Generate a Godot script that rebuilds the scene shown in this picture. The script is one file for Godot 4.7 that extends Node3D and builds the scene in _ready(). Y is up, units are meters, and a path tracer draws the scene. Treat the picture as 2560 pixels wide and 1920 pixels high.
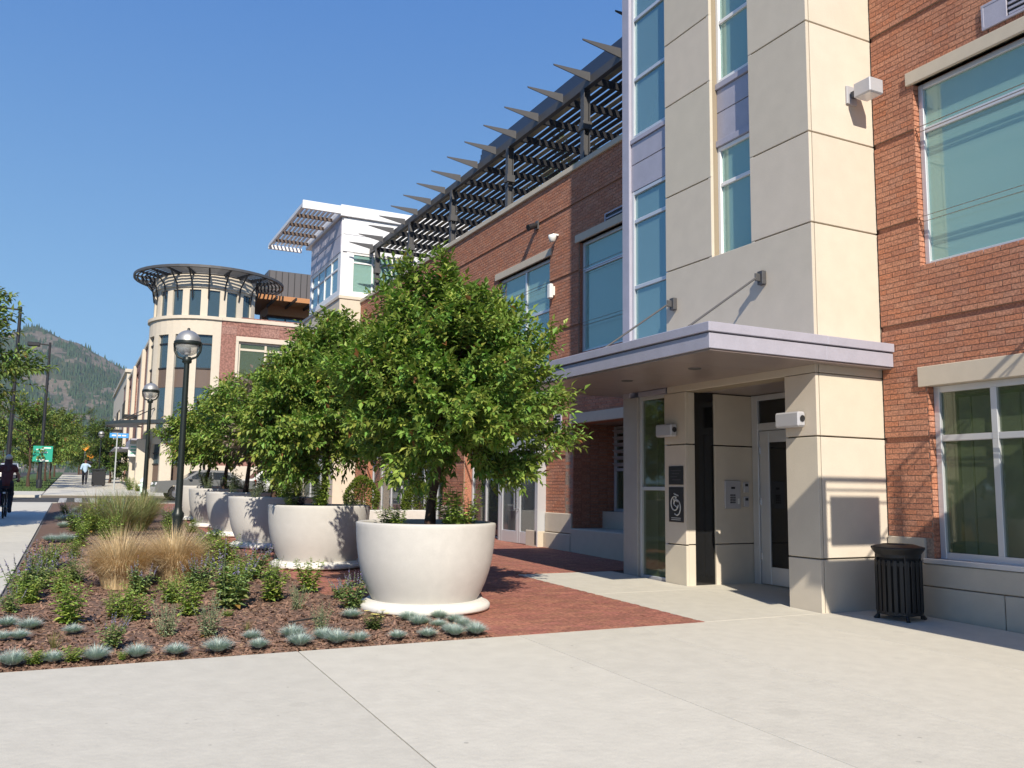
extends Node3D
# A street corner: brick building with a cream entrance tower, planters with trees, a flower bed. World: -Z runs up the street, +X towards the building.

const EYE := Vector3(0, 1.55, 0)
const SLOPE := 0.02
var cam: Camera3D
var M := {}
var taken := {}
var rng := RandomNumberGenerator.new()

class MB:
	var v := PackedVector3Array()
	var n := PackedVector3Array()
	var c := PackedColorArray()
	var col := Color(1, 1, 1)
	func tri(a: Vector3, b: Vector3, d: Vector3, na: Vector3, nb: Vector3, nd: Vector3) -> void:
		v.push_back(a); v.push_back(b); v.push_back(d)
		n.push_back(na); n.push_back(nb); n.push_back(nd)
		c.push_back(col); c.push_back(col); c.push_back(col)
	func ftri(a: Vector3, b: Vector3, d: Vector3, hint: Vector3) -> void:
		var q := (d - a).cross(b - a).normalized()
		if q.dot(hint) < 0.0: tri(a, d, b, -q, -q, -q)
		else: tri(a, b, d, q, q, q)
	func quad(a: Vector3, b: Vector3, d: Vector3, e: Vector3, hint: Vector3) -> void:
		var q := (d - a).cross(b - a).normalized()
		if q.dot(hint) < 0.0:
			tri(a, d, b, -q, -q, -q); tri(a, e, d, -q, -q, -q)
		else:
			tri(a, b, d, q, q, q); tri(a, d, e, q, q, q)
	# box centred at p with size s, edges chamfered by ch, in frame t
	func box(p: Vector3, s: Vector3, ch := 0.0, t := Transform3D.IDENTITY) -> void:
		var h := s * 0.5
		ch = minf(ch, minf(h.x, minf(h.y, h.z)) * 0.9)
		var i := h - Vector3(ch, ch, ch)
		for a in 3:
			var b := (a + 1) % 3
			var d := (a + 2) % 3
			for sg in [-1.0, 1.0]:
				var q := []
				for k in [[-1, -1], [1, -1], [1, 1], [-1, 1]]:
					var w := Vector3.ZERO
					w[a] = sg * h[a]; w[b] = k[0] * i[b]; w[d] = k[1] * i[d]
					q.push_back(t * (p + w))
				var nn := Vector3.ZERO
				nn[a] = sg
				quad(q[0], q[1], q[2], q[3], t.basis * nn)
			if ch > 0.0:
				for sb in [-1.0, 1.0]:
					for sd in [-1.0, 1.0]:
						var q2 := []
						for k in [[-1, 0], [1, 0], [1, 1], [-1, 1]]:
							var w2 := Vector3.ZERO
							w2[a] = k[0] * i[a]
							w2[b] = sb * (h[b] if k[1] == 0 else i[b]); w2[d] = sd * (i[d] if k[1] == 0 else h[d])
							q2.push_back(t * (p + w2))
						var n2 := Vector3.ZERO
						n2[b] = sb; n2[d] = sd
						quad(q2[0], q2[1], q2[2], q2[3], t.basis * n2)
		if ch > 0.0:
			for sx in [-1.0, 1.0]:
				for sy in [-1.0, 1.0]:
					for sz in [-1.0, 1.0]:
						var k3 := Vector3(sx, sy, sz)
						ftri(t * (p + k3 * Vector3(h.x, i.y, i.z)), t * (p + k3 * Vector3(i.x, h.y, i.z)), t * (p + k3 * Vector3(i.x, i.y, h.z)), t.basis * k3)
	func bx(a: Vector3, b: Vector3, ch := 0.0, t := Transform3D.IDENTITY) -> void:
		box((a + b) * 0.5, (b - a).abs(), ch, t)
	# turned shape: prof holds (radius, height); smooth
	func lathe(prof: Array, segs: int, t := Transform3D.IDENTITY, a0 := 0.0, a1 := TAU, flat := false) -> void:
		var nr := []
		for i in prof.size():
			var p0: Vector2 = prof[maxi(i - 1, 0)]
			var p1: Vector2 = prof[mini(i + 1, prof.size() - 1)]
			var d := (p1 - p0).normalized()
			nr.push_back(Vector2(d.y, -d.x))
		for s in segs:
			var u0 := a0 + (a1 - a0) * s / segs
			var u1 := a0 + (a1 - a0) * (s + 1) / segs
			var c0 := Vector3(cos(u0), 0, sin(u0))
			var c1 := Vector3(cos(u1), 0, sin(u1))
			for i in prof.size() - 1:
				var p: Vector2 = prof[i]
				var q: Vector2 = prof[i + 1]
				var np: Vector2 = nr[i]
				var nq: Vector2 = nr[i + 1]
				if flat:
					var dd := (q - p).normalized()
					np = Vector2(dd.y, -dd.x); nq = np
				var A := t * (c0 * p.x + Vector3.UP * p.y)
				var B := t * (c1 * p.x + Vector3.UP * p.y)
				var C := t * (c1 * q.x + Vector3.UP * q.y)
				var D := t * (c0 * q.x + Vector3.UP * q.y)
				var nA := (t.basis * (c0 * np.x + Vector3.UP * np.y)).normalized()
				var nB := (t.basis * (c1 * np.x + Vector3.UP * np.y)).normalized()
				var nC := (t.basis * (c1 * nq.x + Vector3.UP * nq.y)).normalized()
				var nD := (t.basis * (c0 * nq.x + Vector3.UP * nq.y)).normalized()
				var face := (C - A).cross(B - A)
				if face.length_squared() < 1e-14: face = (D - A).cross(C - A)
				if face.dot(nA + nB + nC + nD) >= 0.0:
					tri(A, B, C, nA, nB, nC); tri(A, C, D, nA, nC, nD)
				else:
					tri(A, C, B, nA, nC, nB); tri(A, D, C, nA, nD, nC)
	func tube(a: Vector3, b: Vector3, r0: float, r1: float, segs := 8, caps := true) -> void:
		var d := (b - a)
		var l := d.length()
		if l < 1e-5: return
		d /= l
		var x := d.cross(Vector3.RIGHT if absf(d.x) < 0.8 else Vector3.UP).normalized()
		var t := Transform3D(Basis(x, d, x.cross(d)), a)
		lathe([Vector2(r0, 0), Vector2(r1, l)], segs, t)
		if caps:
			lathe([Vector2(0.0, 0), Vector2(r0, 0)], segs, t, 0.0, TAU, true)
			lathe([Vector2(r1, l), Vector2(0.0, l)], segs, t, 0.0, TAU, true)
	func path(pts: Array, rad: Array, segs := 7) -> void:
		for i in pts.size() - 1: tube(pts[i], pts[i + 1], rad[i], rad[i + 1], segs, i == 0 or i == pts.size() - 2)
	# outline in the local xy plane, extruded from z0 to z1
	func prism(poly: PackedVector2Array, z0: float, z1: float, t := Transform3D.IDENTITY) -> void:
		var ix := Geometry2D.triangulate_polygon(poly)
		for k in range(0, ix.size(), 3):
			var a := poly[ix[k]]
			var b := poly[ix[k + 1]]
			var d := poly[ix[k + 2]]
			ftri(t * Vector3(a.x, a.y, z1), t * Vector3(b.x, b.y, z1), t * Vector3(d.x, d.y, z1), t.basis * Vector3(0, 0, signf(z1 - z0)))
			ftri(t * Vector3(a.x, a.y, z0), t * Vector3(b.x, b.y, z0), t * Vector3(d.x, d.y, z0), t.basis * Vector3(0, 0, signf(z0 - z1)))
		var cw := Geometry2D.is_polygon_clockwise(poly)
		for k in poly.size():
			var a2 := poly[k]
			var b2 := poly[(k + 1) % poly.size()]
			var e := (b2 - a2).normalized()
			var o := Vector3(e.y, -e.x, 0) * (-1.0 if cw else 1.0)
			quad(t * Vector3(a2.x, a2.y, z0), t * Vector3(b2.x, b2.y, z0), t * Vector3(b2.x, b2.y, z1), t * Vector3(a2.x, a2.y, z1), t.basis * o)
	func leaf(p: Vector3, d: Vector3, side: Vector3, l: float, w: float) -> void:
		var up := side.cross(d).normalized()
		var m := p + d * l * 0.45
		var a := m + side * w * 0.5 + up * w * 0.16
		var b := m - side * w * 0.5 + up * w * 0.16
		var e := p + d * l - up * l * 0.16
		ftri(p, a, e, up); ftri(p, e, b, up)
	func blade(p: Vector3, d: Vector3, bend: Vector3, l: float, w: float, segs := 3) -> void:
		var side := d.cross(bend)
		if side.length_squared() < 1e-6: side = d.cross(Vector3(0.3, 0.1, 0.9))
		side = side.normalized()
		var q := p
		var dir := d
		for s in segs:
			var q2 := q + dir * l / segs
			var w0 := w * (1.0 - float(s) / segs * 0.85)
			var w1 := w * (1.0 - float(s + 1) / segs * 0.85)
			var h := side.cross(dir)
			if s == segs - 1: ftri(q - side * w0 * 0.5, q + side * w0 * 0.5, q2, h)
			else: quad(q - side * w0 * 0.5, q + side * w0 * 0.5, q2 + side * w1 * 0.5, q2 - side * w1 * 0.5, h)
			q = q2
			dir = (dir + bend).normalized()
	func mesh() -> ArrayMesh:
		var a := []
		a.resize(Mesh.ARRAY_MAX)
		a[Mesh.ARRAY_VERTEX] = v; a[Mesh.ARRAY_NORMAL] = n; a[Mesh.ARRAY_COLOR] = c
		var m := ArrayMesh.new()
		m.add_surface_from_arrays(Mesh.PRIMITIVE_TRIANGLES, a)
		return m

func gy(z: float) -> float: return SLOPE * clampf(-z, 0.0, 150.0)
func on(x: float, z: float, lift := 0.0) -> Vector3: return Vector3(x, gy(z) + lift, z)
func numbered(called: String, parent: Node) -> String:
	var key := str(parent.get_instance_id()) + called
	var k: int = taken.get(key, 0)
	taken[key] = k + 1
	return called if k == 0 else "%s_%03d" % [called, k]
func meta(o: Node, label := "", category := "", group := "", kind := "") -> Node:
	if label: o.set_meta("label", label)
	if category: o.set_meta("category", category)
	if group: o.set_meta("group", group)
	if kind: o.set_meta("kind", kind)
	return o
func put(called: String, mesh: Mesh, m: Material, parent: Node = self) -> MeshInstance3D:
	var o := MeshInstance3D.new()
	o.name = numbered(called, parent); o.mesh = mesh; o.material_override = m
	parent.add_child(o, true)
	return o
func obj(called: String, b: MB, m: Material, parent: Node = self) -> MeshInstance3D: return put(called, b.mesh(), m, parent)
func thing(called: String, label: String, category: String, at := Vector3.ZERO, turn := 0.0, group := "") -> Node3D:
	var o := Node3D.new()
	o.name = numbered(called, self)
	add_child(o, true)
	o.position = at; o.rotation.y = turn
	meta(o, label, category, group)
	return o
func copy(o: Node3D, at: Vector3, turn: float, label: String, stemname: String) -> Node3D:
	var k: Node3D = o.duplicate()
	k.name = numbered(stemname, self)
	add_child(k, true)
	k.position = at; k.rotation.y = turn
	k.set_meta("label", label)
	return k
func one(a: Vector3, b: Vector3, ch := 0.0, t := Transform3D.IDENTITY) -> MB:
	var m := MB.new()
	m.bx(a, b, ch, t)
	return m
# wall frames: local x runs along the wall, y up, z out of the wall
func west(x: float) -> Transform3D: return Transform3D(Basis(Vector3(0, 0, 1), Vector3.UP, Vector3(-1, 0, 0)), Vector3(x, 0, 0))
func south(z: float) -> Transform3D: return Transform3D(Basis.IDENTITY, Vector3(0, 0, z))

# ---------------------------------------------------------------- materials
func lin(r: float, g: float, b: float) -> Color: return Color(r, g, b).linear_to_srgb()
func noise_image(sd: int, freq: float, oct: int, size := 256) -> Image:
	var f := FastNoiseLite.new()
	f.seed = sd; f.frequency = freq; f.fractal_octaves = oct; f.noise_type = FastNoiseLite.TYPE_SIMPLEX_SMOOTH
	return f.get_seamless_image(size, size)
func tone_tex(sd: int, f1: float, f2: float, lo: float, size := 256, share := 0.5) -> ImageTexture:
	var a := noise_image(sd, f1, 4, size).get_data()
	var b := noise_image(sd + 7, f2, 3, size).get_data()
	var d := PackedByteArray()
	d.resize(size * size * 3)
	for i in size * size:
		var t := (a[i] * share + b[i] * (1.0 - share)) / 255.0
		t = clampf((t - 0.5) * 1.5 + 0.5, 0.0, 1.0)
		var k := int(255.0 * lerpf(lo, 1.0, t))
		d[i * 3] = k; d[i * 3 + 1] = k; d[i * 3 + 2] = k
	return ImageTexture.create_from_image(Image.create_from_data(size, size, false, Image.FORMAT_RGB8, d))
# concrete: fine grain, faint mottling, small dark spots and pale scuffs
func concrete_tex(sd: int, size := 1024) -> ImageTexture:
	var a := noise_image(sd, 0.45, 2, size).get_data()
	var m := noise_image(sd + 3, 0.018, 5, size).get_data()
	var g := PackedByteArray()
	g.resize(size * size)
	for i in size * size: g[i] = int(clampf(236.0 + (a[i] - 128) * 0.08 + (m[i] - 128) * 0.05, 0.0, 255.0))
	var r := RandomNumberGenerator.new()
	r.seed = sd
	for k in 70:
		var x := r.randi() % size
		var y := r.randi() % size
		var rad := r.randf_range(0.8, 2.6) if k > 14 else r.randf_range(6.0, 22.0)
		var dk := r.randf_range(0.84, 0.95) if k > 14 else r.randf_range(0.975, 0.99)
		for dy in range(-int(rad * 1.5) - 1, int(rad * 1.5) + 2):
			for dx in range(-int(rad * 1.5) - 1, int(rad * 1.5) + 2):
				var id := posmod(y + dy, size) * size + posmod(x + dx, size)
				if Vector2(dx, dy).length() < rad * (0.75 + m[posmod(id * 7, size * size)] / 512.0): g[id] = int(g[id] * dk)
	return ImageTexture.create_from_image(Image.create_from_data(size, size, false, Image.FORMAT_L8, g))
func bump_tex(sd: int, freq: float, strength: float, size := 256) -> ImageTexture:
	var i := noise_image(sd, freq, 4, size)
	i.convert(Image.FORMAT_RGBA8)
	i.bump_map_to_normal_map(strength)
	return ImageTexture.create_from_image(i)
func mat(key: String, col: Color, rough: float, metal := 0.0, tex: Texture2D = null, tile := 1.0, bump: Texture2D = null, bump_k := 1.0) -> StandardMaterial3D:
	var m := StandardMaterial3D.new()
	m.albedo_color = col; m.roughness = rough; m.metallic = metal
	if tex or bump:
		m.uv1_triplanar = true; m.uv1_world_triplanar = true
		m.uv1_scale = Vector3.ONE / tile
	if tex: m.albedo_texture = tex
	if bump:
		m.normal_enabled = true; m.normal_texture = bump; m.normal_scale = bump_k
	M[key] = m
	return m
func leafmat(key: String, col: Color, rough: float, back: Color) -> void:
	var m := mat(key, col, rough)
	m.vertex_color_use_as_albedo = true
	m.backlight_enabled = true; m.backlight = back
	m.cull_mode = BaseMaterial3D.CULL_DISABLED
	m.metallic_specular = 0.4
func glass(key: String, col: Color, alpha: float, metal: float) -> void:
	var m := mat(key, Color(col.r, col.g, col.b, alpha), 0.03, metal)
	m.transparency = BaseMaterial3D.TRANSPARENCY_ALPHA
	m.metallic_specular = 0.6
	m.cull_mode = BaseMaterial3D.CULL_DISABLED
func materials() -> void:
	var t_soft := tone_tex(1, 0.03, 0.3, 0.93)
	var t_stone := tone_tex(2, 0.02, 0.4, 0.955)
	var t_conc := concrete_tex(3)
	var t_rough := tone_tex(4, 0.05, 0.3, 0.55)
	var t_fine := tone_tex(5, 0.2, 0.45, 0.6)
	var b_fine := bump_tex(11, 0.35, 2.0)
	var b_mid := bump_tex(12, 0.12, 3.0)
	mat("cream", lin(0.62, 0.552, 0.455), 0.85, 0.0, t_stone, 1.9, b_fine, 0.06)
	for k in 4:
		var cf: float = [1.0, 0.965, 1.03, 0.985][k]
		mat("cream%d" % k, lin(0.62 * cf, 0.552 * cf * [1.0, 1.0, 0.99, 1.01][k], 0.455 * cf), 0.85, 0.0, t_stone, 1.7 + 0.2 * k, b_fine, 0.06)
	mat("cream_joint", lin(0.30, 0.245, 0.175), 0.95)
	mat("stone", lin(0.56, 0.49, 0.39), 0.85, 0.0, t_stone, 1.1, b_fine, 0.12)
	mat("mortar", lin(0.50, 0.37, 0.285), 0.95, 0.0, t_rough, 0.6, b_fine, 0.4)
	mat("brick_vc", Color.WHITE, 0.88, 0.0, t_rough, 0.45, b_fine, 0.5).vertex_color_use_as_albedo = true
	for k in 6:
		var c: Color = brick_tone(k)
		mat("brick%d" % k, c.linear_to_srgb(), 0.88, 0.0, t_rough, 0.45, b_fine, 0.5)
	mat("paver_vc", Color.WHITE, 0.9, 0.0, t_rough, 0.7, b_fine, 0.5).vertex_color_use_as_albedo = true
	mat("sand", lin(0.22, 0.12, 0.085), 0.95, 0.0, t_rough, 0.5)
	for k in 4:
		var f: float = [1.0, 0.965, 1.025, 0.985][k]
		mat("walk%d" % k, lin(0.66 * f, 0.625 * f, 0.535 * f), 0.9, 0.0, t_conc, 4.1 + 0.7 * k, b_fine, 0.07)
	mat("joint", lin(0.16, 0.14, 0.12), 0.95)
	mat("kerb", lin(0.50, 0.47, 0.42), 0.9, 0.0, t_conc, 1.5, b_fine, 0.3)
	mat("asphalt", lin(0.075, 0.073, 0.072), 0.95, 0.0, t_fine, 1.2, b_mid, 0.4)
	mat("paint", lin(0.72, 0.71, 0.68), 0.8, 0.0, t_rough, 0.8)
	mat("earth", lin(0.14, 0.12, 0.07), 1.0, 0.0, t_rough, 6.0)
	mat("mulch", lin(0.24, 0.145, 0.105), 1.0, 0.0, t_rough, 0.5, b_mid, 0.6)
	mat("chip_vc", Color.WHITE, 1.0).vertex_color_use_as_albedo = true
	mat("soil", lin(0.05, 0.035, 0.025), 1.0, 0.0, t_rough, 0.3, b_mid, 1.0)
	mat("planter", lin(0.585, 0.565, 0.535), 0.75, 0.0, t_soft, 1.3, b_fine, 0.04)
	mat("planter_base", lin(0.74, 0.72, 0.67), 0.8, 0.0, t_stone, 0.6, b_fine, 0.15)
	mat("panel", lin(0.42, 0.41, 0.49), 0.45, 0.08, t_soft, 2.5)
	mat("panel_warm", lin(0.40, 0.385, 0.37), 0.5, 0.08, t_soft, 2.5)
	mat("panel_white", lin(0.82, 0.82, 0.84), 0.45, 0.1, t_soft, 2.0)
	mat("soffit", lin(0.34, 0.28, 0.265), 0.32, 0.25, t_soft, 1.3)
	mat("alu", lin(0.62, 0.64, 0.67), 0.4, 0.45)
	mat("alu_white", lin(0.80, 0.80, 0.80), 0.5, 0.1)
	mat("steel_grey", lin(0.095, 0.094, 0.098), 0.55, 0.3, t_soft, 1.0)
	mat("steel_dark", lin(0.022, 0.022, 0.025), 0.45, 0.2)
	mat("lamp_green", lin(0.016, 0.022, 0.02), 0.4, 0.2)
	mat("black_slat", lin(0.012, 0.011, 0.011), 0.5)
	mat("roof_blue", lin(0.05, 0.065, 0.10), 0.4, 0.4)
	mat("lamp_dome", lin(0.40, 0.40, 0.39), 0.5, 0.7)
	mat("slat_tan", lin(0.40, 0.34, 0.24), 0.7, 0.0, t_soft, 0.7)
	mat("lamp_box", lin(0.46, 0.46, 0.49), 0.5, 0.2)
	mat("blind", lin(0.62, 0.68, 0.62), 0.9, 0.0, t_soft, 2.0)
	mat("blind_grey", lin(0.42, 0.45, 0.44), 0.8)
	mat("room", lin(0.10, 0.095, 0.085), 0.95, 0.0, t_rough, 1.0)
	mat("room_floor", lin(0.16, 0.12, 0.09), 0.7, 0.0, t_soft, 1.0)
	glass("pane", lin(0.36, 0.60, 0.55), 0.40, 0.20)
	glass("pane_bay", lin(0.25, 0.44, 0.48), 0.50, 0.35)
	glass("pane_dark", lin(0.13, 0.17, 0.09), 0.35, 0.16)
	glass("pane_far", lin(0.07, 0.12, 0.155), 0.6, 0.22)
	glass("pane_store", lin(0.12, 0.15, 0.16), 0.34, 0.14)
	mat("black_glass", lin(0.012, 0.012, 0.012), 0.06).metallic_specular = 0.55
	mat("plaque", lin(0.03, 0.03, 0.032), 0.4, 0.2)
	mat("letter", lin(0.6, 0.6, 0.58), 0.5)
	mat("redstone", lin(0.47, 0.235, 0.19), 0.9, 0.0, t_rough, 2.2, b_mid, 0.3)
	mat("redstone_b", lin(0.52, 0.29, 0.24), 0.9, 0.0, t_rough, 2.0, b_mid, 0.3)
	mat("redstone_c", lin(0.42, 0.20, 0.165), 0.9, 0.0, t_rough, 2.4, b_mid, 0.3)
	mat("wood_orange", lin(0.48, 0.22, 0.09), 0.7, 0.0, t_soft, 1.0)
	mat("zinc", lin(0.11, 0.105, 0.11), 0.5, 0.3)
	mat("spandrel_brown", lin(0.12, 0.085, 0.07), 0.6)
	mat("bark", lin(0.13, 0.075, 0.05), 0.95, 0.0, t_rough, 0.18, b_mid, 1.2)
	leafmat("leaf", Color.WHITE, 0.5, lin(0.30, 0.50, 0.08))
	leafmat("leaf_far", Color.WHITE, 0.6, lin(0.30, 0.48, 0.10))
	leafmat("herb", Color.WHITE, 0.65, lin(0.22, 0.32, 0.10))
	leafmat("straw", Color.WHITE, 0.8, lin(0.40, 0.32, 0.2))
	leafmat("petal", Color.WHITE, 0.8, lin(0.04, 0.04, 0.07))
	mat("rubber", lin(0.012, 0.012, 0.012), 0.85)
	mat("chrome", lin(0.6, 0.6, 0.62), 0.25, 0.9)
	mat("car_glass", lin(0.02, 0.025, 0.03), 0.05).metallic_specular = 0.6
	for p in [["car_white", lin(0.72, 0.72, 0.70)], ["car_grey", lin(0.16, 0.165, 0.165)], ["car_blue", lin(0.04, 0.06, 0.13)], ["car_silver", lin(0.42, 0.43, 0.44)]]:
		var cm := mat(p[0], p[1], 0.35, 0.1)
		cm.clearcoat_enabled = true; cm.clearcoat = 0.8; cm.clearcoat_roughness = 0.06
	mat("lens_red", lin(0.35, 0.02, 0.02), 0.25)
	mat("lens_clear", lin(0.7, 0.7, 0.72), 0.15)
	mat("sign_green", lin(0.01, 0.32, 0.22), 0.5)
	mat("sign_blue", lin(0.05, 0.28, 0.62), 0.5)
	mat("sign_white", lin(0.7, 0.72, 0.7), 0.6)
	mat("sign_orange", lin(0.75, 0.28, 0.02), 0.6)
	mat("galv", lin(0.5, 0.52, 0.5), 0.5, 0.5)
	mat("skin", lin(0.48, 0.26, 0.18), 0.6)
	mat("hair", lin(0.09, 0.03, 0.02), 0.6)
	mat("cloth_dark", lin(0.02, 0.02, 0.03), 0.9)
	mat("cloth_red", lin(0.11, 0.03, 0.03), 0.9)
	mat("cloth_blue", lin(0.38, 0.52, 0.68), 0.9)
	mat("helmet", lin(0.6, 0.58, 0.52), 0.4)
	mat("bag_purple", lin(0.10, 0.03, 0.18), 0.8)
	mat("grass_vc", Color.WHITE, 0.9).vertex_color_use_as_albedo = true
	mat("rock_vc", Color.WHITE, 1.0, 0.0, tone_tex(21, 0.03, 0.2, 0.6), 60.0).vertex_color_use_as_albedo = true
	mat("hydrant", lin(0.55, 0.68, 0.6), 0.5)
	mat("awning", lin(0.05, 0.06, 0.065), 0.4, 0.2)
func brick_tone(k: int) -> Color:
	return [Color(0.74, 0.33, 0.20), Color(0.69, 0.29, 0.17), Color(0.78, 0.36, 0.22), Color(0.64, 0.275, 0.17), Color(0.73, 0.345, 0.22), Color(0.75, 0.305, 0.17)][k]

# ---------------------------------------------------------------- entry
func _ready() -> void:
	rng.seed = 4711
	setup_view()
	materials()
	ground()
	brick_building()
	white_block()
	round_building()
	mountain()
	wall_fittings()
	neighbour_canopy()
	planters()
	flower_bed()
	street_things()
	far_trees()
	people()

func setup_view() -> void:
	cam = Camera3D.new()
	cam.name = "camera"
	var yaw := deg_to_rad(26.7)
	var pit := deg_to_rad(6.86)
	var rol := deg_to_rad(0.78)
	var fw := Vector3(sin(yaw) * cos(pit), sin(pit), -cos(yaw) * cos(pit))
	var rt := Vector3(cos(yaw), 0, sin(yaw))
	var up := rt.cross(fw)
	var r := rt * cos(rol) + up * sin(rol)
	var u := up * cos(rol) - rt * sin(rol)
	cam.transform = Transform3D(Basis(r, u, -fw), EYE)
	cam.fov = 47.92
	cam.near = 0.1; cam.far = 9000.0
	add_child(cam)
	cam.current = true
	var env := Environment.new()
	env.background_mode = Environment.BG_SKY
	var sky := Sky.new()
	var sm := ProceduralSkyMaterial.new()
	sm.sky_top_color = Color8(63, 112, 186)
	sm.sky_horizon_color = Color8(158, 205, 236)
	sm.sky_curve = 0.23
	sm.ground_bottom_color = Color8(110, 105, 95)
	sm.ground_horizon_color = Color8(158, 190, 220)
	sm.sun_angle_max = 4.0
	sky.sky_material = sm
	env.sky = sky
	env.tonemap_mode = Environment.TONE_MAPPER_LINEAR
	env.tonemap_exposure = 1.72
	env.background_energy_multiplier = 0.66
	env.sdfgi_enabled = true; env.ssao_enabled = true; env.ssil_enabled = true
	env.fog_enabled = true
	env.fog_density = 0.0001
	env.fog_light_color = Color8(165, 195, 230)
	var we := WorldEnvironment.new()
	we.name = "environment"
	we.environment = env
	add_child(we)
	var sun := DirectionalLight3D.new()
	sun.name = "sun"
	var to_sun := Vector3(-0.238, 0.602, 0.762).normalized()
	sun.transform = Transform3D(Basis.looking_at(-to_sun, Vector3.UP), Vector3(0, 30, 0))
	sun.light_energy = 1.2
	sun.light_color = Color(1.0, 0.96, 0.89)
	sun.light_angular_distance = 0.5
	sun.shadow_enabled = true
	add_child(sun)
func in_view(p: Vector3) -> bool:
	var q: Vector3 = cam.transform.affine_inverse() * p
	if q.z > -0.5: return false
	var f := 1.0 / tan(deg_to_rad(47.92) * 0.5)
	return absf(q.y / -q.z * f) < 1.0 and absf(q.x / -q.z * f) < 4.0 / 3.0

# ---------------------------------------------------------------- ground
func sheet(b: MB, x0: float, x1: float, z0: float, z1: float, lift: float, thick := 0.0) -> void:
	# z0 > z1 (z1 farther); follows the slope
	var a := on(x0, z0, lift)
	var c := on(x1, z0, lift)
	var d := on(x1, z1, lift)
	var e := on(x0, z1, lift)
	b.quad(a, c, d, e, Vector3.UP)
	if thick > 0.0:
		var t := Vector3(0, -thick, 0)
		b.quad(a, c, c + t, a + t, Vector3(0, 0, 1)); b.quad(e, d, d + t, e + t, Vector3(0, 0, -1))
		b.quad(a, e, e + t, a + t, Vector3(-1, 0, 0)); b.quad(c, d, d + t, c + t, Vector3(1, 0, 0))
func slab(called: String, label_: String, x0: float, x1: float, z0: float, z1: float, k: int, parent: Node, lift := 0.0) -> void:
	var b := MB.new()
	var j := 0.0045
	var c := 0.003
	# top with eased edges
	sheet(b, x0 + j + c, x1 - j - c, z0 - j - c, z1 + j + c, lift)
	var A := [on(x0 + j + c, z0 - j - c, lift), on(x1 - j - c, z0 - j - c, lift), on(x1 - j - c, z1 + j + c, lift), on(x0 + j + c, z1 + j + c, lift)]
	var B := [on(x0 + j, z0 - j, lift - c), on(x1 - j, z0 - j, lift - c), on(x1 - j, z1 + j, lift - c), on(x0 + j, z1 + j, lift - c)]
	for i in 4:
		var o: Vector3 = (B[i] + B[(i + 1) % 4]) * 0.5 - (A[0] + A[2]) * 0.5
		b.quad(A[i], A[(i + 1) % 4], B[(i + 1) % 4], B[i], o.normalized() + Vector3.UP)
		b.quad(B[i], B[(i + 1) % 4], B[(i + 1) % 4] - Vector3(0, 0.08, 0), B[i] - Vector3(0, 0.08, 0), o)
	obj(called, b, M["walk%d" % (k % 4)], parent)
func struct(called: String, label: String, category: String) -> Node3D:
	var t := thing(called, label, category)
	t.set_meta("kind", "structure")
	return t
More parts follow.
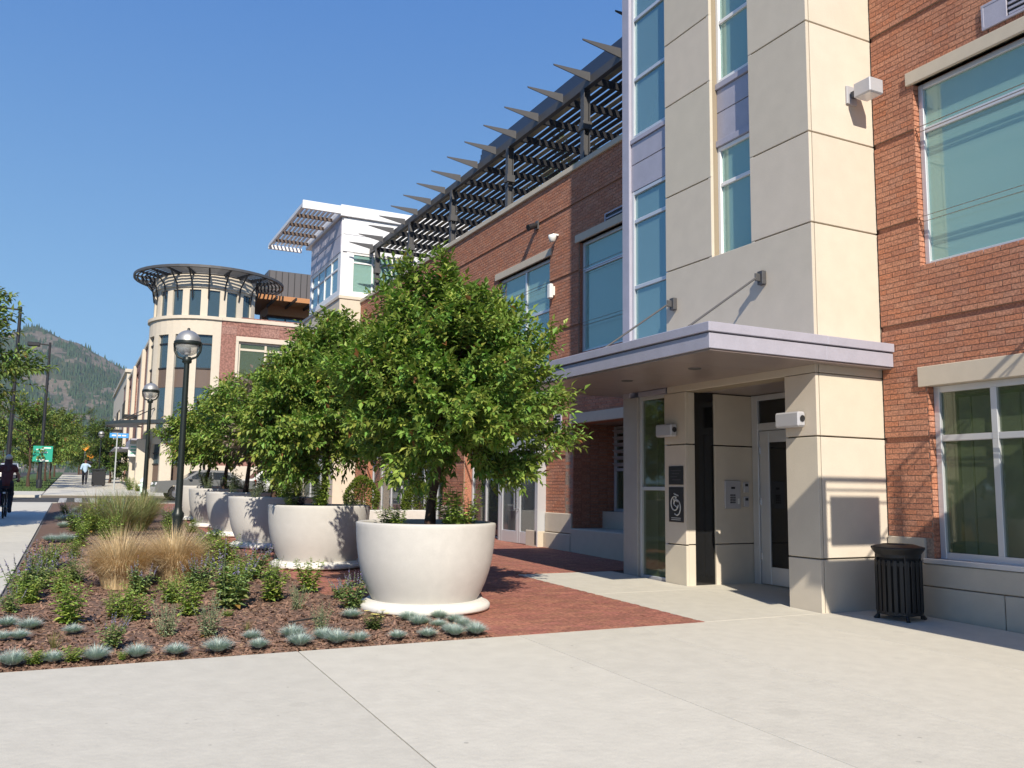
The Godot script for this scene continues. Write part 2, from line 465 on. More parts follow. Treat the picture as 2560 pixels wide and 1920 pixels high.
func ground() -> void:
	var b := MB.new()
	var xs := [-6000.0, -400.0, -60.0, 60.0, 400.0, 6000.0]
	var zs := [3000.0, 60.0, 0.0, -150.0, -600.0, -6000.0]
	for i in xs.size() - 1:
		for k in zs.size() - 1:
			sheet(b, xs[i], xs[i + 1], zs[k], zs[k + 1], -0.16)
	meta(obj("ground", b, M.earth), "dry earth ground spreading to the foot of the mountain", "ground", "", "structure")
	# street on the left and the cross street
	b = MB.new()
	sheet(b, -17.0, -4.6, 40.0, 0.0, -0.13); sheet(b, -17.0, -4.6, 0.0, -150.0, -0.13); sheet(b, -17.0, -4.6, -150.0, -700.0, -0.13)
	meta(obj("road", b, M.asphalt), "grey asphalt street running past the trees towards the mountain", "road", "", "structure")
	b = MB.new()
	sheet(b, -4.6, 60.0, -38.2, -46.5, -0.126); sheet(b, -60.0, -17.0, -38.2, -46.5, -0.126)
	meta(obj("road", b, M.asphalt), "grey asphalt cross street between the planters and the round building", "road", "", "structure")
	var rp := struct("crosswalk_marking", "white painted crosswalk bars on the asphalt cross street", "marking")
	for k in 6:
		var mb := MB.new()
		sheet(mb, -0.5 + k * 0.62, -0.2 + k * 0.62, -39.0, -45.8, -0.121)
		obj("bar", mb, M.paint, rp)
	# front walk of concrete slabs
	var w := struct("front_walk", "pale concrete walk of large slabs in the foreground", "walk")
	b = MB.new()
	sheet(b, -6.0, 8.9, 3.6, 0.0, -0.03); sheet(b, -6.0, 8.9, 0.0, -7.55, -0.03)
	obj("joint_bed", b, M.joint, w)
	var cols := [-4.5, -1.3, 1.80, 3.90, 5.25, 7.18, 8.93]
	for i in cols.size() - 1:
		slab("slab", "", cols[i], cols[i + 1], -2.9, -7.55, i, w)
		slab("slab", "", cols[i], cols[i + 1], 0.0, -2.9, i + 2, w)
		slab("slab", "", cols[i], cols[i + 1], 3.6, 0.0, i + 1, w)
	# entrance pad
	var e := struct("entrance_pad", "pale concrete pad in front of the recessed entrance door", "pavement")
	b = MB.new()
	sheet(b, 6.16, 9.3, -7.55, -11.97, -0.03)
	obj("joint_bed", b, M.joint, e)
	slab("slab", "", 6.16, 7.86, -7.55, -9.75, 1, e)
	slab("slab", "", 6.16, 7.86, -9.75, -11.97, 3, e)
	slab("slab", "", 7.86, 9.25, -7.55, -10.2, 0, e)
	# brick paving: too fine to pick apart in the photograph, laid as one mass of pavers on a sand bed
	var p := struct("brick_paving", "red brick paving between the planters and the building", "paving")
	b = MB.new()
	sheet(b, 2.82, 9.2, -7.55, -37.2, -0.02)
	obj("sand_bed", b, M.sand, p)
	b = MB.new()
	var r := RandomNumberGenerator.new()
	r.seed = 5
	var z := -7.56
	var row := 0
	while z > -37.1:
		var near := z > -20.0
		var dl := 0.1 if near else 0.2
		var ln := 0.2 if near else 0.4
		var x := 2.84 - (ln * 0.5 if row % 2 == 1 else 0.0)
		while x < 9.1:
			var x0 := maxf(x, 2.84)
			var x1 := minf(x + ln, 9.1)
			var inpad := x1 > 6.17 and z > -11.97
			if inpad: x1 = minf(x1, 6.16)
			var skip := x1 - x0 < 0.03 or (z > -8.9 and x1 < 3.68) or (z > -10.55 and x1 < 3.2)
			if not skip:
				var f := r.randf_range(0.8, 1.12)
				b.col = Color(0.56 * f, 0.225 * f * r.randf_range(0.92, 1.08), 0.155 * f)
				var lf := r.randf_range(-0.0015, 0.0015)
				sheet(b, x0 + 0.002, x1 - 0.002, z - 0.002, z - dl + 0.002, lf, 0.015)
			x += ln
		z -= dl
		row += 1
	var pv := obj("paver", b, M.paver_vc, p)
	pv.set_meta("kind", "stuff")
	# kerb along bed and street, left sidewalk
	var s := struct("sidewalk", "sunlit concrete sidewalk with tree shadow left of the flower bed", "sidewalk")
	b = MB.new()
	sheet(b, -4.6, -0.62, 3.6, 0.0, -0.031); sheet(b, -4.6, -0.62, 0.0, -38.0, -0.031)
	obj("joint_bed", b, M.joint, s)
	var zz := -7.55
	var kk := 0
	while zz > -38.0:
		var z2 := maxf(zz - 2.4, -38.0)
		slab("slab", "", -4.45, -2.5, zz, z2, kk, s)
		slab("slab", "", -2.5, -0.66, zz, z2, kk + 1, s)
		zz = z2
		kk += 1
	b = MB.new()
	sheet(b, -4.62, -4.47, 3.6, 0.0, 0.0, 0.16); sheet(b, -4.62, -4.47, 0.0, -38.2, 0.0, 0.16); sheet(b, -4.62, 9.0, -38.0, -38.2, -0.002, 0.16)
	obj("kerb", b, M.kerb, s)
	var s2 := struct("sidewalk", "concrete sidewalk beyond the cross street where the pedestrian walks", "sidewalk")
	b = MB.new()
	sheet(b, -1.3, 4.4, -46.5, -150.0, -0.02, 0.14)
	obj("joint_bed", b, M.joint, s2)
	zz = -46.55
	while zz > -120.0:
		slab("slab", "", -1.25, 1.7, zz, zz - 3.0, kk, s2, 0.0)
		slab("slab", "", 1.7, 4.35, zz, zz - 3.0, kk + 1, s2, 0.0)
		zz -= 3.0
		kk += 1
	b = MB.new()
	sheet(b, 4.4, 60.0, -46.5, -57.3, -0.01, 0.14); sheet(b, -4.6, -1.3, -46.5, -52.5, -0.01, 0.14)
	obj("plaza", b, M.walk1, s2)
	var br := MB.new()
	sheet(br, 4.2, 40.0, -52.0, -57.2, 0.0)
	obj("brick_band", br, M.sand, s2)
	# grass strip with blades
	var lawn := MB.new()
	lawn.col = Color(0.055, 0.10, 0.025)
	sheet(lawn, -4.6, -1.35, -52.5, -150.0, -0.015)
	r.seed = 77
	for k in 5200:
		var gz := -52.6 - 40.0 * r.randf() * r.randf()
		var gx := r.randf_range(-4.5, -1.37)
		var f2 := r.randf_range(0.7, 1.4)
		lawn.col = Color(0.085 * f2, 0.135 * f2, 0.04 * f2)
		var d := Vector3(r.randf_range(-0.5, 0.5), 1, r.randf_range(-0.5, 0.5)).normalized()
		lawn.blade(on(gx, gz, -0.015), d, Vector3(d.x, -0.2, d.z) * 0.4, r.randf_range(0.07, 0.14), 0.03, 2)
	meta(obj("lawn", lawn, M.grass_vc), "short green lawn strip beside the far sidewalk", "grass", "", "stuff")

# ---------------------------------------------------------------- building pieces
# wall sheet with openings [u0,u1,y0,y1]; thickness goes inward
func wall(b: MB, t: Transform3D, u0: float, u1: float, y0: float, y1: float, open: Array, thick: float) -> void:
	var us := [u0, u1]
	var ys := [y0, y1]
	for o in open:
		for k in 2:
			if o[k] > u0 and o[k] < u1 and not us.has(o[k]): us.push_back(o[k])
			if o[k + 2] > y0 and o[k + 2] < y1 and not ys.has(o[k + 2]): ys.push_back(o[k + 2])
	us.sort(); ys.sort()
	for i in us.size() - 1:
		for j in ys.size() - 1:
			var cu: float = (us[i] + us[i + 1]) * 0.5
			var cy: float = (ys[j] + ys[j + 1]) * 0.5
			var hole := false
			for o in open:
				if cu > o[0] and cu < o[1] and cy > o[2] and cy < o[3]: hole = true
			if hole: continue
			for s in [[0.0, 1.0], [-thick, -1.0]]:
				b.quad(t * Vector3(us[i], ys[j], s[0]), t * Vector3(us[i + 1], ys[j], s[0]), t * Vector3(us[i + 1], ys[j + 1], s[0]), t * Vector3(us[i], ys[j + 1], s[0]), t.basis * Vector3(0, 0, s[1]))
	for o in open + [[u0, u1, y0, y1, 1]]:
		var sg := -1.0 if o.size() > 4 else 1.0
		var a0 := maxf(o[0], u0)
		var a1 := minf(o[1], u1)
		var b0 := maxf(o[2], y0)
		var b1 := minf(o[3], y1)
		for e in [[a0, b0, a0, b1, Vector3(1, 0, 0)], [a1, b0, a1, b1, Vector3(-1, 0, 0)], [a0, b0, a1, b0, Vector3(0, 1, 0)], [a0, b1, a1, b1, Vector3(0, -1, 0)]]:
			b.quad(t * Vector3(e[0], e[1], 0), t * Vector3(e[2], e[3], 0), t * Vector3(e[2], e[3], -thick), t * Vector3(e[0], e[1], -thick), t.basis * (e[4] as Vector3) * sg)
# bricks over a wall; returns list of [transform, tone] sorted by nearness for single pieces; the rest joined
func bricks(part: Node, t: Transform3D, u0: float, u1: float, y0: float, y1: float, open: Array, bands: Array, singles: int, sd: int, ln := 0.203, ch := 0.0667) -> void:
	var r := RandomNumberGenerator.new()
	r.seed = sd
	var all := []
	var y := y0
	var row := 0
	while y < y1 - 0.02:
		var skip := false
		for k in bands:
			if absf(y + ch * 0.5 - k) < ch * 0.5: skip = true
		if not skip:
			var cuts := []
			for o in open:
				if y + ch * 0.5 > o[2] and y + ch * 0.5 < o[3]: cuts.push_back([o[0], o[1]])
			var u := u0 - (ln * 0.5 if row % 2 == 1 else 0.0)
			while u < u1:
				var segs := [[maxf(u, u0), minf(u + ln, u1)]]
				for c in cuts:
					var nx := []
					for s in segs:
						if s[1] <= c[0] or s[0] >= c[1]: nx.push_back(s)
						else:
							if s[0] < c[0]: nx.push_back([s[0], c[0]])
							if s[1] > c[1]: nx.push_back([c[1], s[1]])
					segs = nx
				for s in segs:
					if s[1] - s[0] > 0.025: all.push_back([s[0], s[1], y, minf(y + ch, y1), r.randi() % 6, r.randf_range(-0.0015, 0.0015)])
				u += ln
		y += ch
		row += 1
	var pick := {}
	if singles > 0:
		var near := []
		for i in all.size():
			var a: Array = all[i]
			var p: Vector3 = t * Vector3((a[0] + a[1]) * 0.5, (a[2] + a[3]) * 0.5, 0)
			if a[1] - a[0] > 0.19 and in_view(p): near.push_back([p.distance_squared_to(EYE), i])
		near.sort()
		for k in mini(singles, near.size()): pick[near[k][1]] = true
	var unit := MB.new()
	brick_faces(unit, Transform3D.IDENTITY, -0.0965, 0.0965, -0.0285, 0.0285, 0.0)
	var um := unit.mesh()
	var rest := MB.new()
	for i in all.size():
		var a: Array = all[i]
		var j := 0.005
		if pick.has(i):
			var o := put("brick", um, M["brick%d" % a[4]], part)
			o.transform = t * Transform3D(Basis.IDENTITY, Vector3((a[0] + a[1]) * 0.5, (a[2] + a[3]) * 0.5, a[5]))
		else:
			rest.col = brick_tone(a[4])
			brick_faces(rest, t, a[0] + j, a[1] - j, a[2] + j, a[3] - j, a[5])
	var ro := obj("brickwork", rest, M.brick_vc, part)
	ro.set_meta("kind", "stuff")
func brick_faces(b: MB, t: Transform3D, u0: float, u1: float, y0: float, y1: float, z: float) -> void:
	var d := 0.009
	var A := [Vector3(u0, y0, z), Vector3(u1, y0, z), Vector3(u1, y1, z), Vector3(u0, y1, z)]
	b.quad(t * A[0], t * A[1], t * A[2], t * A[3], t.basis * Vector3(0, 0, 1))
	var o := [Vector3(0, -1, 0), Vector3(1, 0, 0), Vector3(0, 1, 0), Vector3(-1, 0, 0)]
	for i in 4:
		var k: int = (i + 1) % 4
		b.quad(t * A[i], t * A[k], t * (A[k] - Vector3(0, 0, d + z)), t * (A[i] - Vector3(0, 0, d + z)), t.basis * o[i])
# framed window set back by rec: bars at given u and y; each light is a pane of its own
func window(part_of: Node, t: Transform3D, u0: float, u1: float, y0: float, y1: float, rec: float, vm: Array, hm: Array, fw: float, fm: Material, gm: Material, blind: Material = null, called := "window", blind_d := 0.1) -> MeshInstance3D:
	var b := MB.new()
	var z0 := -rec - 0.05
	var z1 := -rec + 0.03
	b.bx(Vector3(u0, y0, z0), Vector3(u0 + fw, y1, z1), 0.004, t)
	b.bx(Vector3(u1 - fw, y0, z0), Vector3(u1, y1, z1), 0.004, t)
	b.bx(Vector3(u0 + fw, y0, z0), Vector3(u1 - fw, y0 + fw, z1 - 0.002), 0.004, t)
	b.bx(Vector3(u0 + fw, y1 - fw, z0), Vector3(u1 - fw, y1, z1 - 0.002), 0.004, t)
	var us := [u0 + fw * 0.5] + vm + [u1 - fw * 0.5]
	var ys := [y0 + fw * 0.5] + hm + [y1 - fw * 0.5]
	for k in vm: b.bx(Vector3(k - fw * 0.5, y0 + fw, z0 + 0.003), Vector3(k + fw * 0.5, y1 - fw, z1 - 0.004), 0.004, t)
	for k in hm:
		for i in us.size() - 1:
			b.bx(Vector3(us[i] + fw * 0.5, k - fw * 0.5, z0 + 0.005), Vector3(us[i + 1] - fw * 0.5, k + fw * 0.5, z1 - 0.007), 0.004, t)
	var w := obj(called, b, fm, part_of)
	for i in us.size() - 1:
		for j in ys.size() - 1:
			obj("pane", one(Vector3(us[i] + fw * 0.48, ys[j] + fw * 0.48, -rec - 0.016), Vector3(us[i + 1] - fw * 0.48, ys[j + 1] - fw * 0.48, -rec - 0.008), 0.0, t), gm, w)
	if blind:
		obj("roller_blind", one(Vector3(u0 + 0.02, y0 + 0.02, -rec - blind_d - 0.02), Vector3(u1 - 0.02, y1 - 0.02, -rec - blind_d), 0.0, t), blind, w)
	return w
func brick_building() -> void:
	var root := thing("brick_building", "large red brick building with cream stone entrance tower and rooftop pergola", "building", Vector3.ZERO)
	var W := west(9.0)
	# ---------- right wing
	var ro := [[-6.93, -4.2, 4.27, 6.60], [-6.90, -3.9, 0.80, 2.82]]
	var bands := [7.47, 6.03, 4.87, 3.57, 2.23]
	var b := MB.new()
	wall(b, west(9.03), -7.53, 9.0, 0.0, 8.2, ro, 0.3)
	var rw := obj("brick_wall", b, M.brick3, root)
	obj("mortar_bed", mortar(-7.53, 9.0, ro, bands), M.mortar, rw)
	bricks(rw, W, -7.525, -2.0, 1.03, 8.2, ro + [[-7.0, -2.0, 6.60, 6.765], [-7.0, -2.0, 2.815, 3.055]], bands, 300, 31)
	# window reveals in brick colour
	b = MB.new()
	for k in [[-6.93, 4.27, 6.6], [-6.9, 0.8, 2.82]]:
		var yy: float = k[1]
		while yy < k[2]:
			b.col = brick_tone(int(yy * 97.0) % 6)
			b.bx(Vector3(k[0] - 0.003, yy + 0.005, -0.20), Vector3(k[0] + 0.012, yy + 0.0617, -0.002), 0.0, W)
			yy += 0.0667
	var rv := obj("brick_reveal", b, M.brick_vc, rw)
	rv.set_meta("kind", "stuff")
	for k in [[-7.0, 6.60, 6.765, 2.9], [-7.0, 2.815, 3.055, 3.2]]:
		obj("lintel", one(Vector3(k[0], k[1], -0.1), Vector3(-5.57 if k[1] < 4 else k[0] + k[3], k[2], 0.035), 0.006, W), M.stone, root)
	obj("lintel", one(Vector3(-5.555, 2.815, -0.1), Vector3(-3.8, 3.055, 0.035), 0.006, W), M.stone, root)
	window(root, W, -6.915, -4.2, 4.28, 6.595, 0.12, [-4.9], [6.0], 0.065, M.alu, M.pane, M.blind)
	window(root, W, -6.885, -3.9, 0.80, 2.815, 0.12, [-6.14, -5.4, -4.65], [2.2], 0.075, M.alu, M.pane_dark)
	# base course of stone blocks
	for k in [[-7.53, -7.0, 0.74, 1.03, 0.0], [-7.53, -6.05, 0.0, 0.475, 0.012], [-6.045, -4.6, 0.0, 0.475, 0.012], [-4.59, -2.0, 0.0, 0.475, 0.012], [-7.53, -4.9, 0.487, 0.735, 0.012], [-4.89, -2.0, 0.487, 0.735, 0.012]]:
		obj("base_stone", one(Vector3(k[0], k[2], -0.2), Vector3(k[1] - 0.006, k[3], 0.02 + k[4]), 0.008, W), M.stone, root)
	obj("window_sill", one(Vector3(-7.02, 0.742, -0.12), Vector3(-3.8, 0.80, 0.045), 0.006, W), M.alu, root)
	# interior behind the right wing ground window
	b = MB.new()
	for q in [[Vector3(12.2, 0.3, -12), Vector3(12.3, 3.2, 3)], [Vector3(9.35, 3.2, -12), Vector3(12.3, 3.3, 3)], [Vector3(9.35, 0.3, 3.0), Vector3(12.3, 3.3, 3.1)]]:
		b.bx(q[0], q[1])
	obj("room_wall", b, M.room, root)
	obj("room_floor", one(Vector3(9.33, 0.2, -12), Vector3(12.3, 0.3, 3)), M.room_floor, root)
	# curtain folds inside the ground window
	b = MB.new()
	for k in 18:
		b.bx(Vector3(9.42 + 0.03 * (k % 2), 0.82, -6.8 + k * 0.15), Vector3(9.44 + 0.03 * (k % 2), 2.7, -6.66 + k * 0.15))
	obj("curtain", b, M.blind_grey, root)
	# ---------- entrance tower
	tower(root)
	# ---------- left wing
	var lo := [[-14.92, -12.6, 4.28, 6.60], [-18.75, -16.14, 4.05, 6.60], [-15.10, -11.9, 0.76, 2.86], [-23.4, -20.9, 4.28, 6.6], [-28.2, -25.7, 4.28, 6.6], [-20.6, -16.25, 0.0, 2.86], [-29.0, -22.0, 0.0, 2.86]]
	b = MB.new()
	wall(b, west(9.03), -30.3, -11.6, 0.0, 8.2, lo, 0.3)
	var lw := obj("brick_wall", b, M.brick3, root)
	obj("mortar_bed", mortar(-30.3, -11.6, lo, bands), M.mortar, lw)
	var lints := []
	for o in lo: lints.push_back([o[0] - 0.1, o[1] + 0.1, o[3], o[3] + (0.165 if o[3] > 4 else 0.2)])
	bricks(lw, W, -30.295, -11.9, 1.03, 8.2, lo + lints, bands, 0, 32)
	for q in lints:
		obj("lintel", one(Vector3(q[0], q[2], -0.1), Vector3(q[1], q[3], 0.035), 0.006, W), M.stone, root)
	window(root, W, -14.90, -12.6, 4.29, 6.595, 0.12, [-13.2], [6.0], 0.065, M.alu, M.pane, M.blind_grey)
	window(root, W, -18.73, -16.15, 4.06, 6.595, 0.12, [-17.42], [5.45], 0.065, M.alu, M.pane, M.blind_grey)
	window(root, W, -23.38, -20.92, 4.29, 6.595, 0.12, [-22.1], [6.0], 0.065, M.alu, M.pane, M.blind_grey)
	window(root, W, -28.18, -25.72, 4.29, 6.595, 0.12, [-26.9], [6.0], 0.065, M.alu, M.pane, M.blind_grey)
	obj("spandrel_panel", one(Vector3(-18.7, 3.3, -0.02), Vector3(-16.2, 4.02, 0.02), 0.006, W), M.panel, root)
	# deep recess beside the tower: brick return, louvred window
	b = MB.new()
	b.col = brick_tone(3)
	var yy2 := 0.77
	while yy2 < 2.84:
		for k in 5:
			b.col = brick_tone(int(yy2 * 131.0 + k * 3) % 6)
			b.bx(Vector3(9.0 + k * 0.203 + 0.005, yy2 + 0.005, -15.115), Vector3(9.0 + k * 0.203 + 0.198, yy2 + 0.0617, -15.09))
		yy2 += 0.0667
	var rr := obj("brick_return", b, M.brick_vc, root)
	rr.set_meta("kind", "stuff")
	b = MB.new()
	b.bx(Vector3(9.0, 0.3, -15.4), Vector3(10.02, 2.9, -15.112))
	b.bx(Vector3(9.02, 2.862, -15.11), Vector3(10.1, 3.0, -11.7))
	obj("recess_wall", b, M.mortar, root)
	obj("recess_ledge", one(Vector3(8.99, 0.55, -15.11), Vector3(10.0, 0.765, -11.7)), M.stone, root)
	obj("recess_ledge", one(Vector3(9.7, 0.766, -15.11), Vector3(10.0, 1.1, -11.7)), M.stone, root)
	var win := window(root, west(9.98), -15.05, -11.8, 1.1, 2.84, 0.0, [-13.4], [1.95], 0.06, M.alu, M.pane_dark)
	for k in 6:
		var lv := Transform3D(Basis(Vector3(0, 0, 1), deg_to_rad(-35.0)), Vector3(9.92, 2.05 + k * 0.135, 0))
		obj("louvre_blade", one(Vector3(-0.05, -0.006, -15.0), Vector3(0.05, 0.006, -11.9), 0.0, lv), M.alu, win)
	# base stones of the left wing, stepping at the pier
	for k in [[-15.1, -13.0, 0.0, 0.76, 0.055], [-12.99, -11.6, 0.0, 0.76, 0.055], [-16.2, -15.11, 0.0, 0.64, 0.06], [-16.2, -15.11, 0.655, 1.05, 0.03], [-16.75, -16.21, 0.0, 0.66, 0.20], [-22.0, -20.62, 0.0, 1.05, 0.05], [-30.25, -29.0, 0.0, 1.05, 0.05]]:
		obj("base_stone", one(Vector3(k[0], k[2], -0.1), Vector3(k[1] - 0.006, k[3], k[4]), 0.012, W), M.stone, root)
	# storefront
	for s in [[-20.58, -16.27], [-28.98, -22.02]]:
		var n := 5 if s[1] > -20 else 7
		var vm := []
		for k in range(1, n): vm.push_back(lerpf(s[1], s[0], float(k) / n))
		vm.reverse()
		window(root, west(9.0), s[0], s[1], 0.3, 2.85, 0.25, vm, [2.5], 0.07, M.alu, M.pane_store, null, "storefront")
	for k in 2:
		door(root, west(8.80), -18.0 + k * 0.88, -17.14 + k * 0.88, 0.35, 2.45, k == 0)
	b = MB.new()
	b.bx(Vector3(8.80, 0.33, -18.12), Vector3(9.25, 2.6, -18.03)); b.bx(Vector3(8.80, 0.33, -16.28), Vector3(9.25, 2.6, -16.22)); b.bx(Vector3(8.80, 2.47, -18.03), Vector3(9.25, 2.6, -16.28))
	obj("door_surround", b, M.alu, root)
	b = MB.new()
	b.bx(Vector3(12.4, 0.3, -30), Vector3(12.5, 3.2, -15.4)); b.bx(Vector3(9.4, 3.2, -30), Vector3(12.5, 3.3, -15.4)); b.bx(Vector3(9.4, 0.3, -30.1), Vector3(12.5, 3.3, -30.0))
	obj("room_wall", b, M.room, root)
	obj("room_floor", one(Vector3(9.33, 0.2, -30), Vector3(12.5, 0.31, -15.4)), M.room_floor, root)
	# parapet caps, roofs, far walls
	obj("parapet_cap", one(Vector3(-30.3, 8.2, -0.35), Vector3(-11.6, 8.33, 0.05), 0.015, W), M.stone, root)
	obj("parapet_cap", one(Vector3(-7.5, 8.2, -0.35), Vector3(9.0, 8.33, 0.05), 0.015, W), M.stone, root)
	b = MB.new()
	b.bx(Vector3(9.34, 7.75, -30.25), Vector3(20, 7.95, 9.0))
	b.bx(Vector3(20, 0, -30.25), Vector3(20.2, 8.2, 9.0)); b.bx(Vector3(9.34, 0, 9.0), Vector3(20.2, 8.2, 9.2)); b.bx(Vector3(9.34, 0, -30.28), Vector3(20.2, 8.2, -30.08))
	b.bx(Vector3(9.34, 3.35, -30), Vector3(20, 3.5, 9))
	obj("roof_slab", b, M.zinc, root)
	pergola(root)
func mortar(u0: float, u1: float, open: Array, bands: Array) -> MB:
	var b := MB.new()
	var o := open.duplicate()
	for k in bands: o.push_back([u0 - 1.0, u1 + 1.0, 1.03 + roundf((k - 1.03) / 0.0667 - 0.5) * 0.0667, 1.03 + roundf((k - 1.03) / 0.0667 + 0.5) * 0.0667])
	wall(b, west(9.008), u0, u1, 0.0, 8.2, o, 0.021)
	return b
func door(parent: Node, t: Transform3D, u0: float, u1: float, y0: float, y1: float, handle_right: bool) -> void:
	var b := MB.new()
	var f := 0.09
	b.bx(Vector3(u0, y0, -0.05), Vector3(u0 + f, y1, 0.0), 0.006, t); b.bx(Vector3(u1 - f, y0, -0.05), Vector3(u1, y1, 0.0), 0.006, t)
	b.bx(Vector3(u0 + f, y0, -0.05), Vector3(u1 - f, y0 + 0.26, -0.002), 0.006, t); b.bx(Vector3(u0 + f, y1 - f, -0.05), Vector3(u1 - f, y1, -0.002), 0.006, t)
	var d := obj("door", b, M.alu, parent)
	obj("pane", one(Vector3(u0 + f * 0.97, y0 + 0.25, -0.03), Vector3(u1 - f * 0.97, y1 - f * 0.97, -0.022), 0.0, t), M.pane_store, d)
	b = MB.new()
	var hu := u1 - 0.05 if handle_right else u0 + 0.05
	b.tube(t * Vector3(hu, y0 + 0.72, 0.06), t * Vector3(hu, y0 + 1.22, 0.06), 0.014, 0.014, 10)
	for hy in [y0 + 0.74, y0 + 1.2]: b.tube(t * Vector3(hu, hy, 0.0), t * Vector3(hu, hy, 0.06), 0.012, 0.012, 8)
	obj("handle", b, M.chrome, d)
func tower(root: Node) -> void:
	var T := west(7.87)
	var TOP := 11.4
	# core walls, darker joints show between the panels
	var b := MB.new()
	var so := [[-9.40, -8.60, 4.79, 12.0], [-10.10, -8.06, 0.0, 2.98]]
	wall(b, west(7.92), -10.47, -7.60, 0.0, TOP, so, 0.25)
	b.bx(Vector3(7.93, 2.99, -7.60), Vector3(9.02, TOP, -7.85))
	b.bx(Vector3(7.93, 0.0, -7.60), Vector3(9.02, 2.99, -7.85))
	b.bx(Vector3(8.2, 0.0, -8.06), Vector3(9.3, 2.98, -7.86))
	b.bx(Vector3(7.93, TOP - 0.1, -11.6), Vector3(12.0, TOP, -7.6))
	b.bx(Vector3(8.0, 3.05, -11.60), Vector3(12.0, TOP - 0.1, -11.55))
	b.bx(Vector3(11.9, 3.05, -11.55), Vector3(12.0, TOP - 0.1, -7.85))
	obj("tower_core", b, M.cream_joint, root)
	# cream panels, street side
	var rows := [0.0, 0.77, 2.215, 2.985, 4.845, 6.01, 7.465, 8.48, 9.6, 10.7, TOP]
	for i in rows.size() - 1:
		var y0: float = rows[i] + 0.009
		var y1: float = rows[i + 1] - 0.009
		var cells := []
		if rows[i + 1] <= 3.0: cells = [[-10.54, -10.04], [-8.06, -7.545]]
		elif rows[i] < 4.8: cells = [[-10.47, -7.545]]
		else: cells = [[-10.47, -9.40], [-8.60, -7.545]]
		if rows[i] >= 2.98 and rows[i] < 3.0: y0 = 2.985
		for c in cells:
			obj("cream_panel", one(Vector3(c[0], y0, -0.05), Vector3(c[1], y1, 0.0), 0.005, T), M["cream%d" % ((i * 3 + int(c[0] * 10.0)) & 3)], root)
		# side facing the sun
		obj("cream_panel", one(Vector3(7.932, y0, -0.05), Vector3(9.02, y1, 0.0), 0.005, south(-7.545)), M["cream%d" % ((i * 5 + 1) & 3)], root)
	# returns of the tall slot and of the entrance recess
	obj("slot_reveal", one(Vector3(7.875, 4.79, -9.46), Vector3(8.14, TOP - 0.1, -9.402), 0.0), M.cream, root)
	obj("slot_reveal", one(Vector3(7.875, 4.79, -8.598), Vector3(8.14, TOP - 0.1, -8.54), 0.0), M.cream, root)
	for k in [[4.79, 6.46], [7.43, 10.3]]:
		window(root, T, -9.40, -8.60, k[0], k[1], 0.16, [], [5.9] if k[0] < 6 else [8.36, 9.4], 0.055, M.alu_white, M.pane, M.blind_grey)
	for k in [[6.465, 6.56], [6.567, 6.98], [6.992, 7.33], [7.337, 7.425]]:
		obj("spandrel_panel", one(Vector3(-9.40, k[0], -0.2), Vector3(-8.60, k[1], -0.13 if k[1] - k[0] > 0.2 else -0.10), 0.005, T), M.panel, root)
	# glazed bay
	var B := west(7.93)
	var bw := []
	for k in [[3.2, 6.41, [4.8, 5.9]], [7.31, TOP - 0.15, [8.34, 9.4, 10.4]]]:
		bw.push_back(window(root, B, -11.44, -10.475, k[0], k[1], 0.02, [], k[2], 0.06, M.alu, M.pane_bay, M.blind_grey))
	obj("bay_post", one(Vector3(-11.65, 3.0, -0.35), Vector3(-11.445, TOP - 0.1, 0.06), 0.008, B), M.panel, root)
	for k in [[6.415, 6.86], [6.872, 7.225], [7.23, 7.305]]:
		obj("spandrel_panel", one(Vector3(-11.44, k[0], -0.1), Vector3(-10.475, k[1], 0.015 if k[1] - k[0] > 0.2 else 0.04), 0.005, B), M.panel, root)
	# ground floor of the bay
	obj("bay_post", one(Vector3(-11.65, 0.0, -0.35), Vector3(-11.26, 3.0, 0.05), 0.008, B), M.panel_warm, root)
	window(root, B, -11.255, -10.545, 0.2, 3.0, 0.02, [], [1.57], 0.055, M.alu, M.pane_dark)
	obj("spandrel_panel", one(Vector3(-11.255, 3.002, -0.1), Vector3(-10.545, 3.077, 0.03), 0.003, B), M.panel, root)
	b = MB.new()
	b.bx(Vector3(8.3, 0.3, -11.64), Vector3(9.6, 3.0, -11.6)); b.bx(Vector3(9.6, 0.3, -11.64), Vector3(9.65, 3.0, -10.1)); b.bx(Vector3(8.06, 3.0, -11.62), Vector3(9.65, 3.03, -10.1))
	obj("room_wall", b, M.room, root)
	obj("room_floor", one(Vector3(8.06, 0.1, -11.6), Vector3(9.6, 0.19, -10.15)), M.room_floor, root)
	# entrance recess: panel wall, dark glass leaf, door
	var A := south(-10.04)
	for k in [[7.872, 8.04], [8.41, 9.15]]:
		for j in [[0.0, 0.77], [0.785, 2.205], [2.225, 2.975]]:
			obj("recess_panel", one(Vector3(k[0] + 0.05 * float(k[0] < 8), j[0], -0.08), Vector3(k[1], j[1], -0.002), 0.004, A), M.cream, root)
	obj("dark_glass_leaf", one(Vector3(8.05, 0.2, -0.06), Vector3(8.40, 2.975, -0.02), 0.003, A), M.black_glass, root)
	obj("recess_back", one(Vector3(9.2, 0.0, -10.1), Vector3(9.3, 3.0, -7.85)), M.cream, root)
	var D := west(9.13)
	b = MB.new()
	b.bx(Vector3(-10.03, 0.18, -0.06), Vector3(-9.90, 2.98, 0.02), 0.004, D); b.bx(Vector3(-8.95, 0.18, -0.06), Vector3(-8.84, 2.98, 0.02), 0.004, D)
	b.bx(Vector3(-9.90, 2.45, -0.06), Vector3(-8.95, 2.56, 0.018), 0.004, D); b.bx(Vector3(-9.90, 2.9, -0.06), Vector3(-8.95, 2.98, 0.018), 0.004, D)
	var df := obj("door_frame", b, M.alu, root)
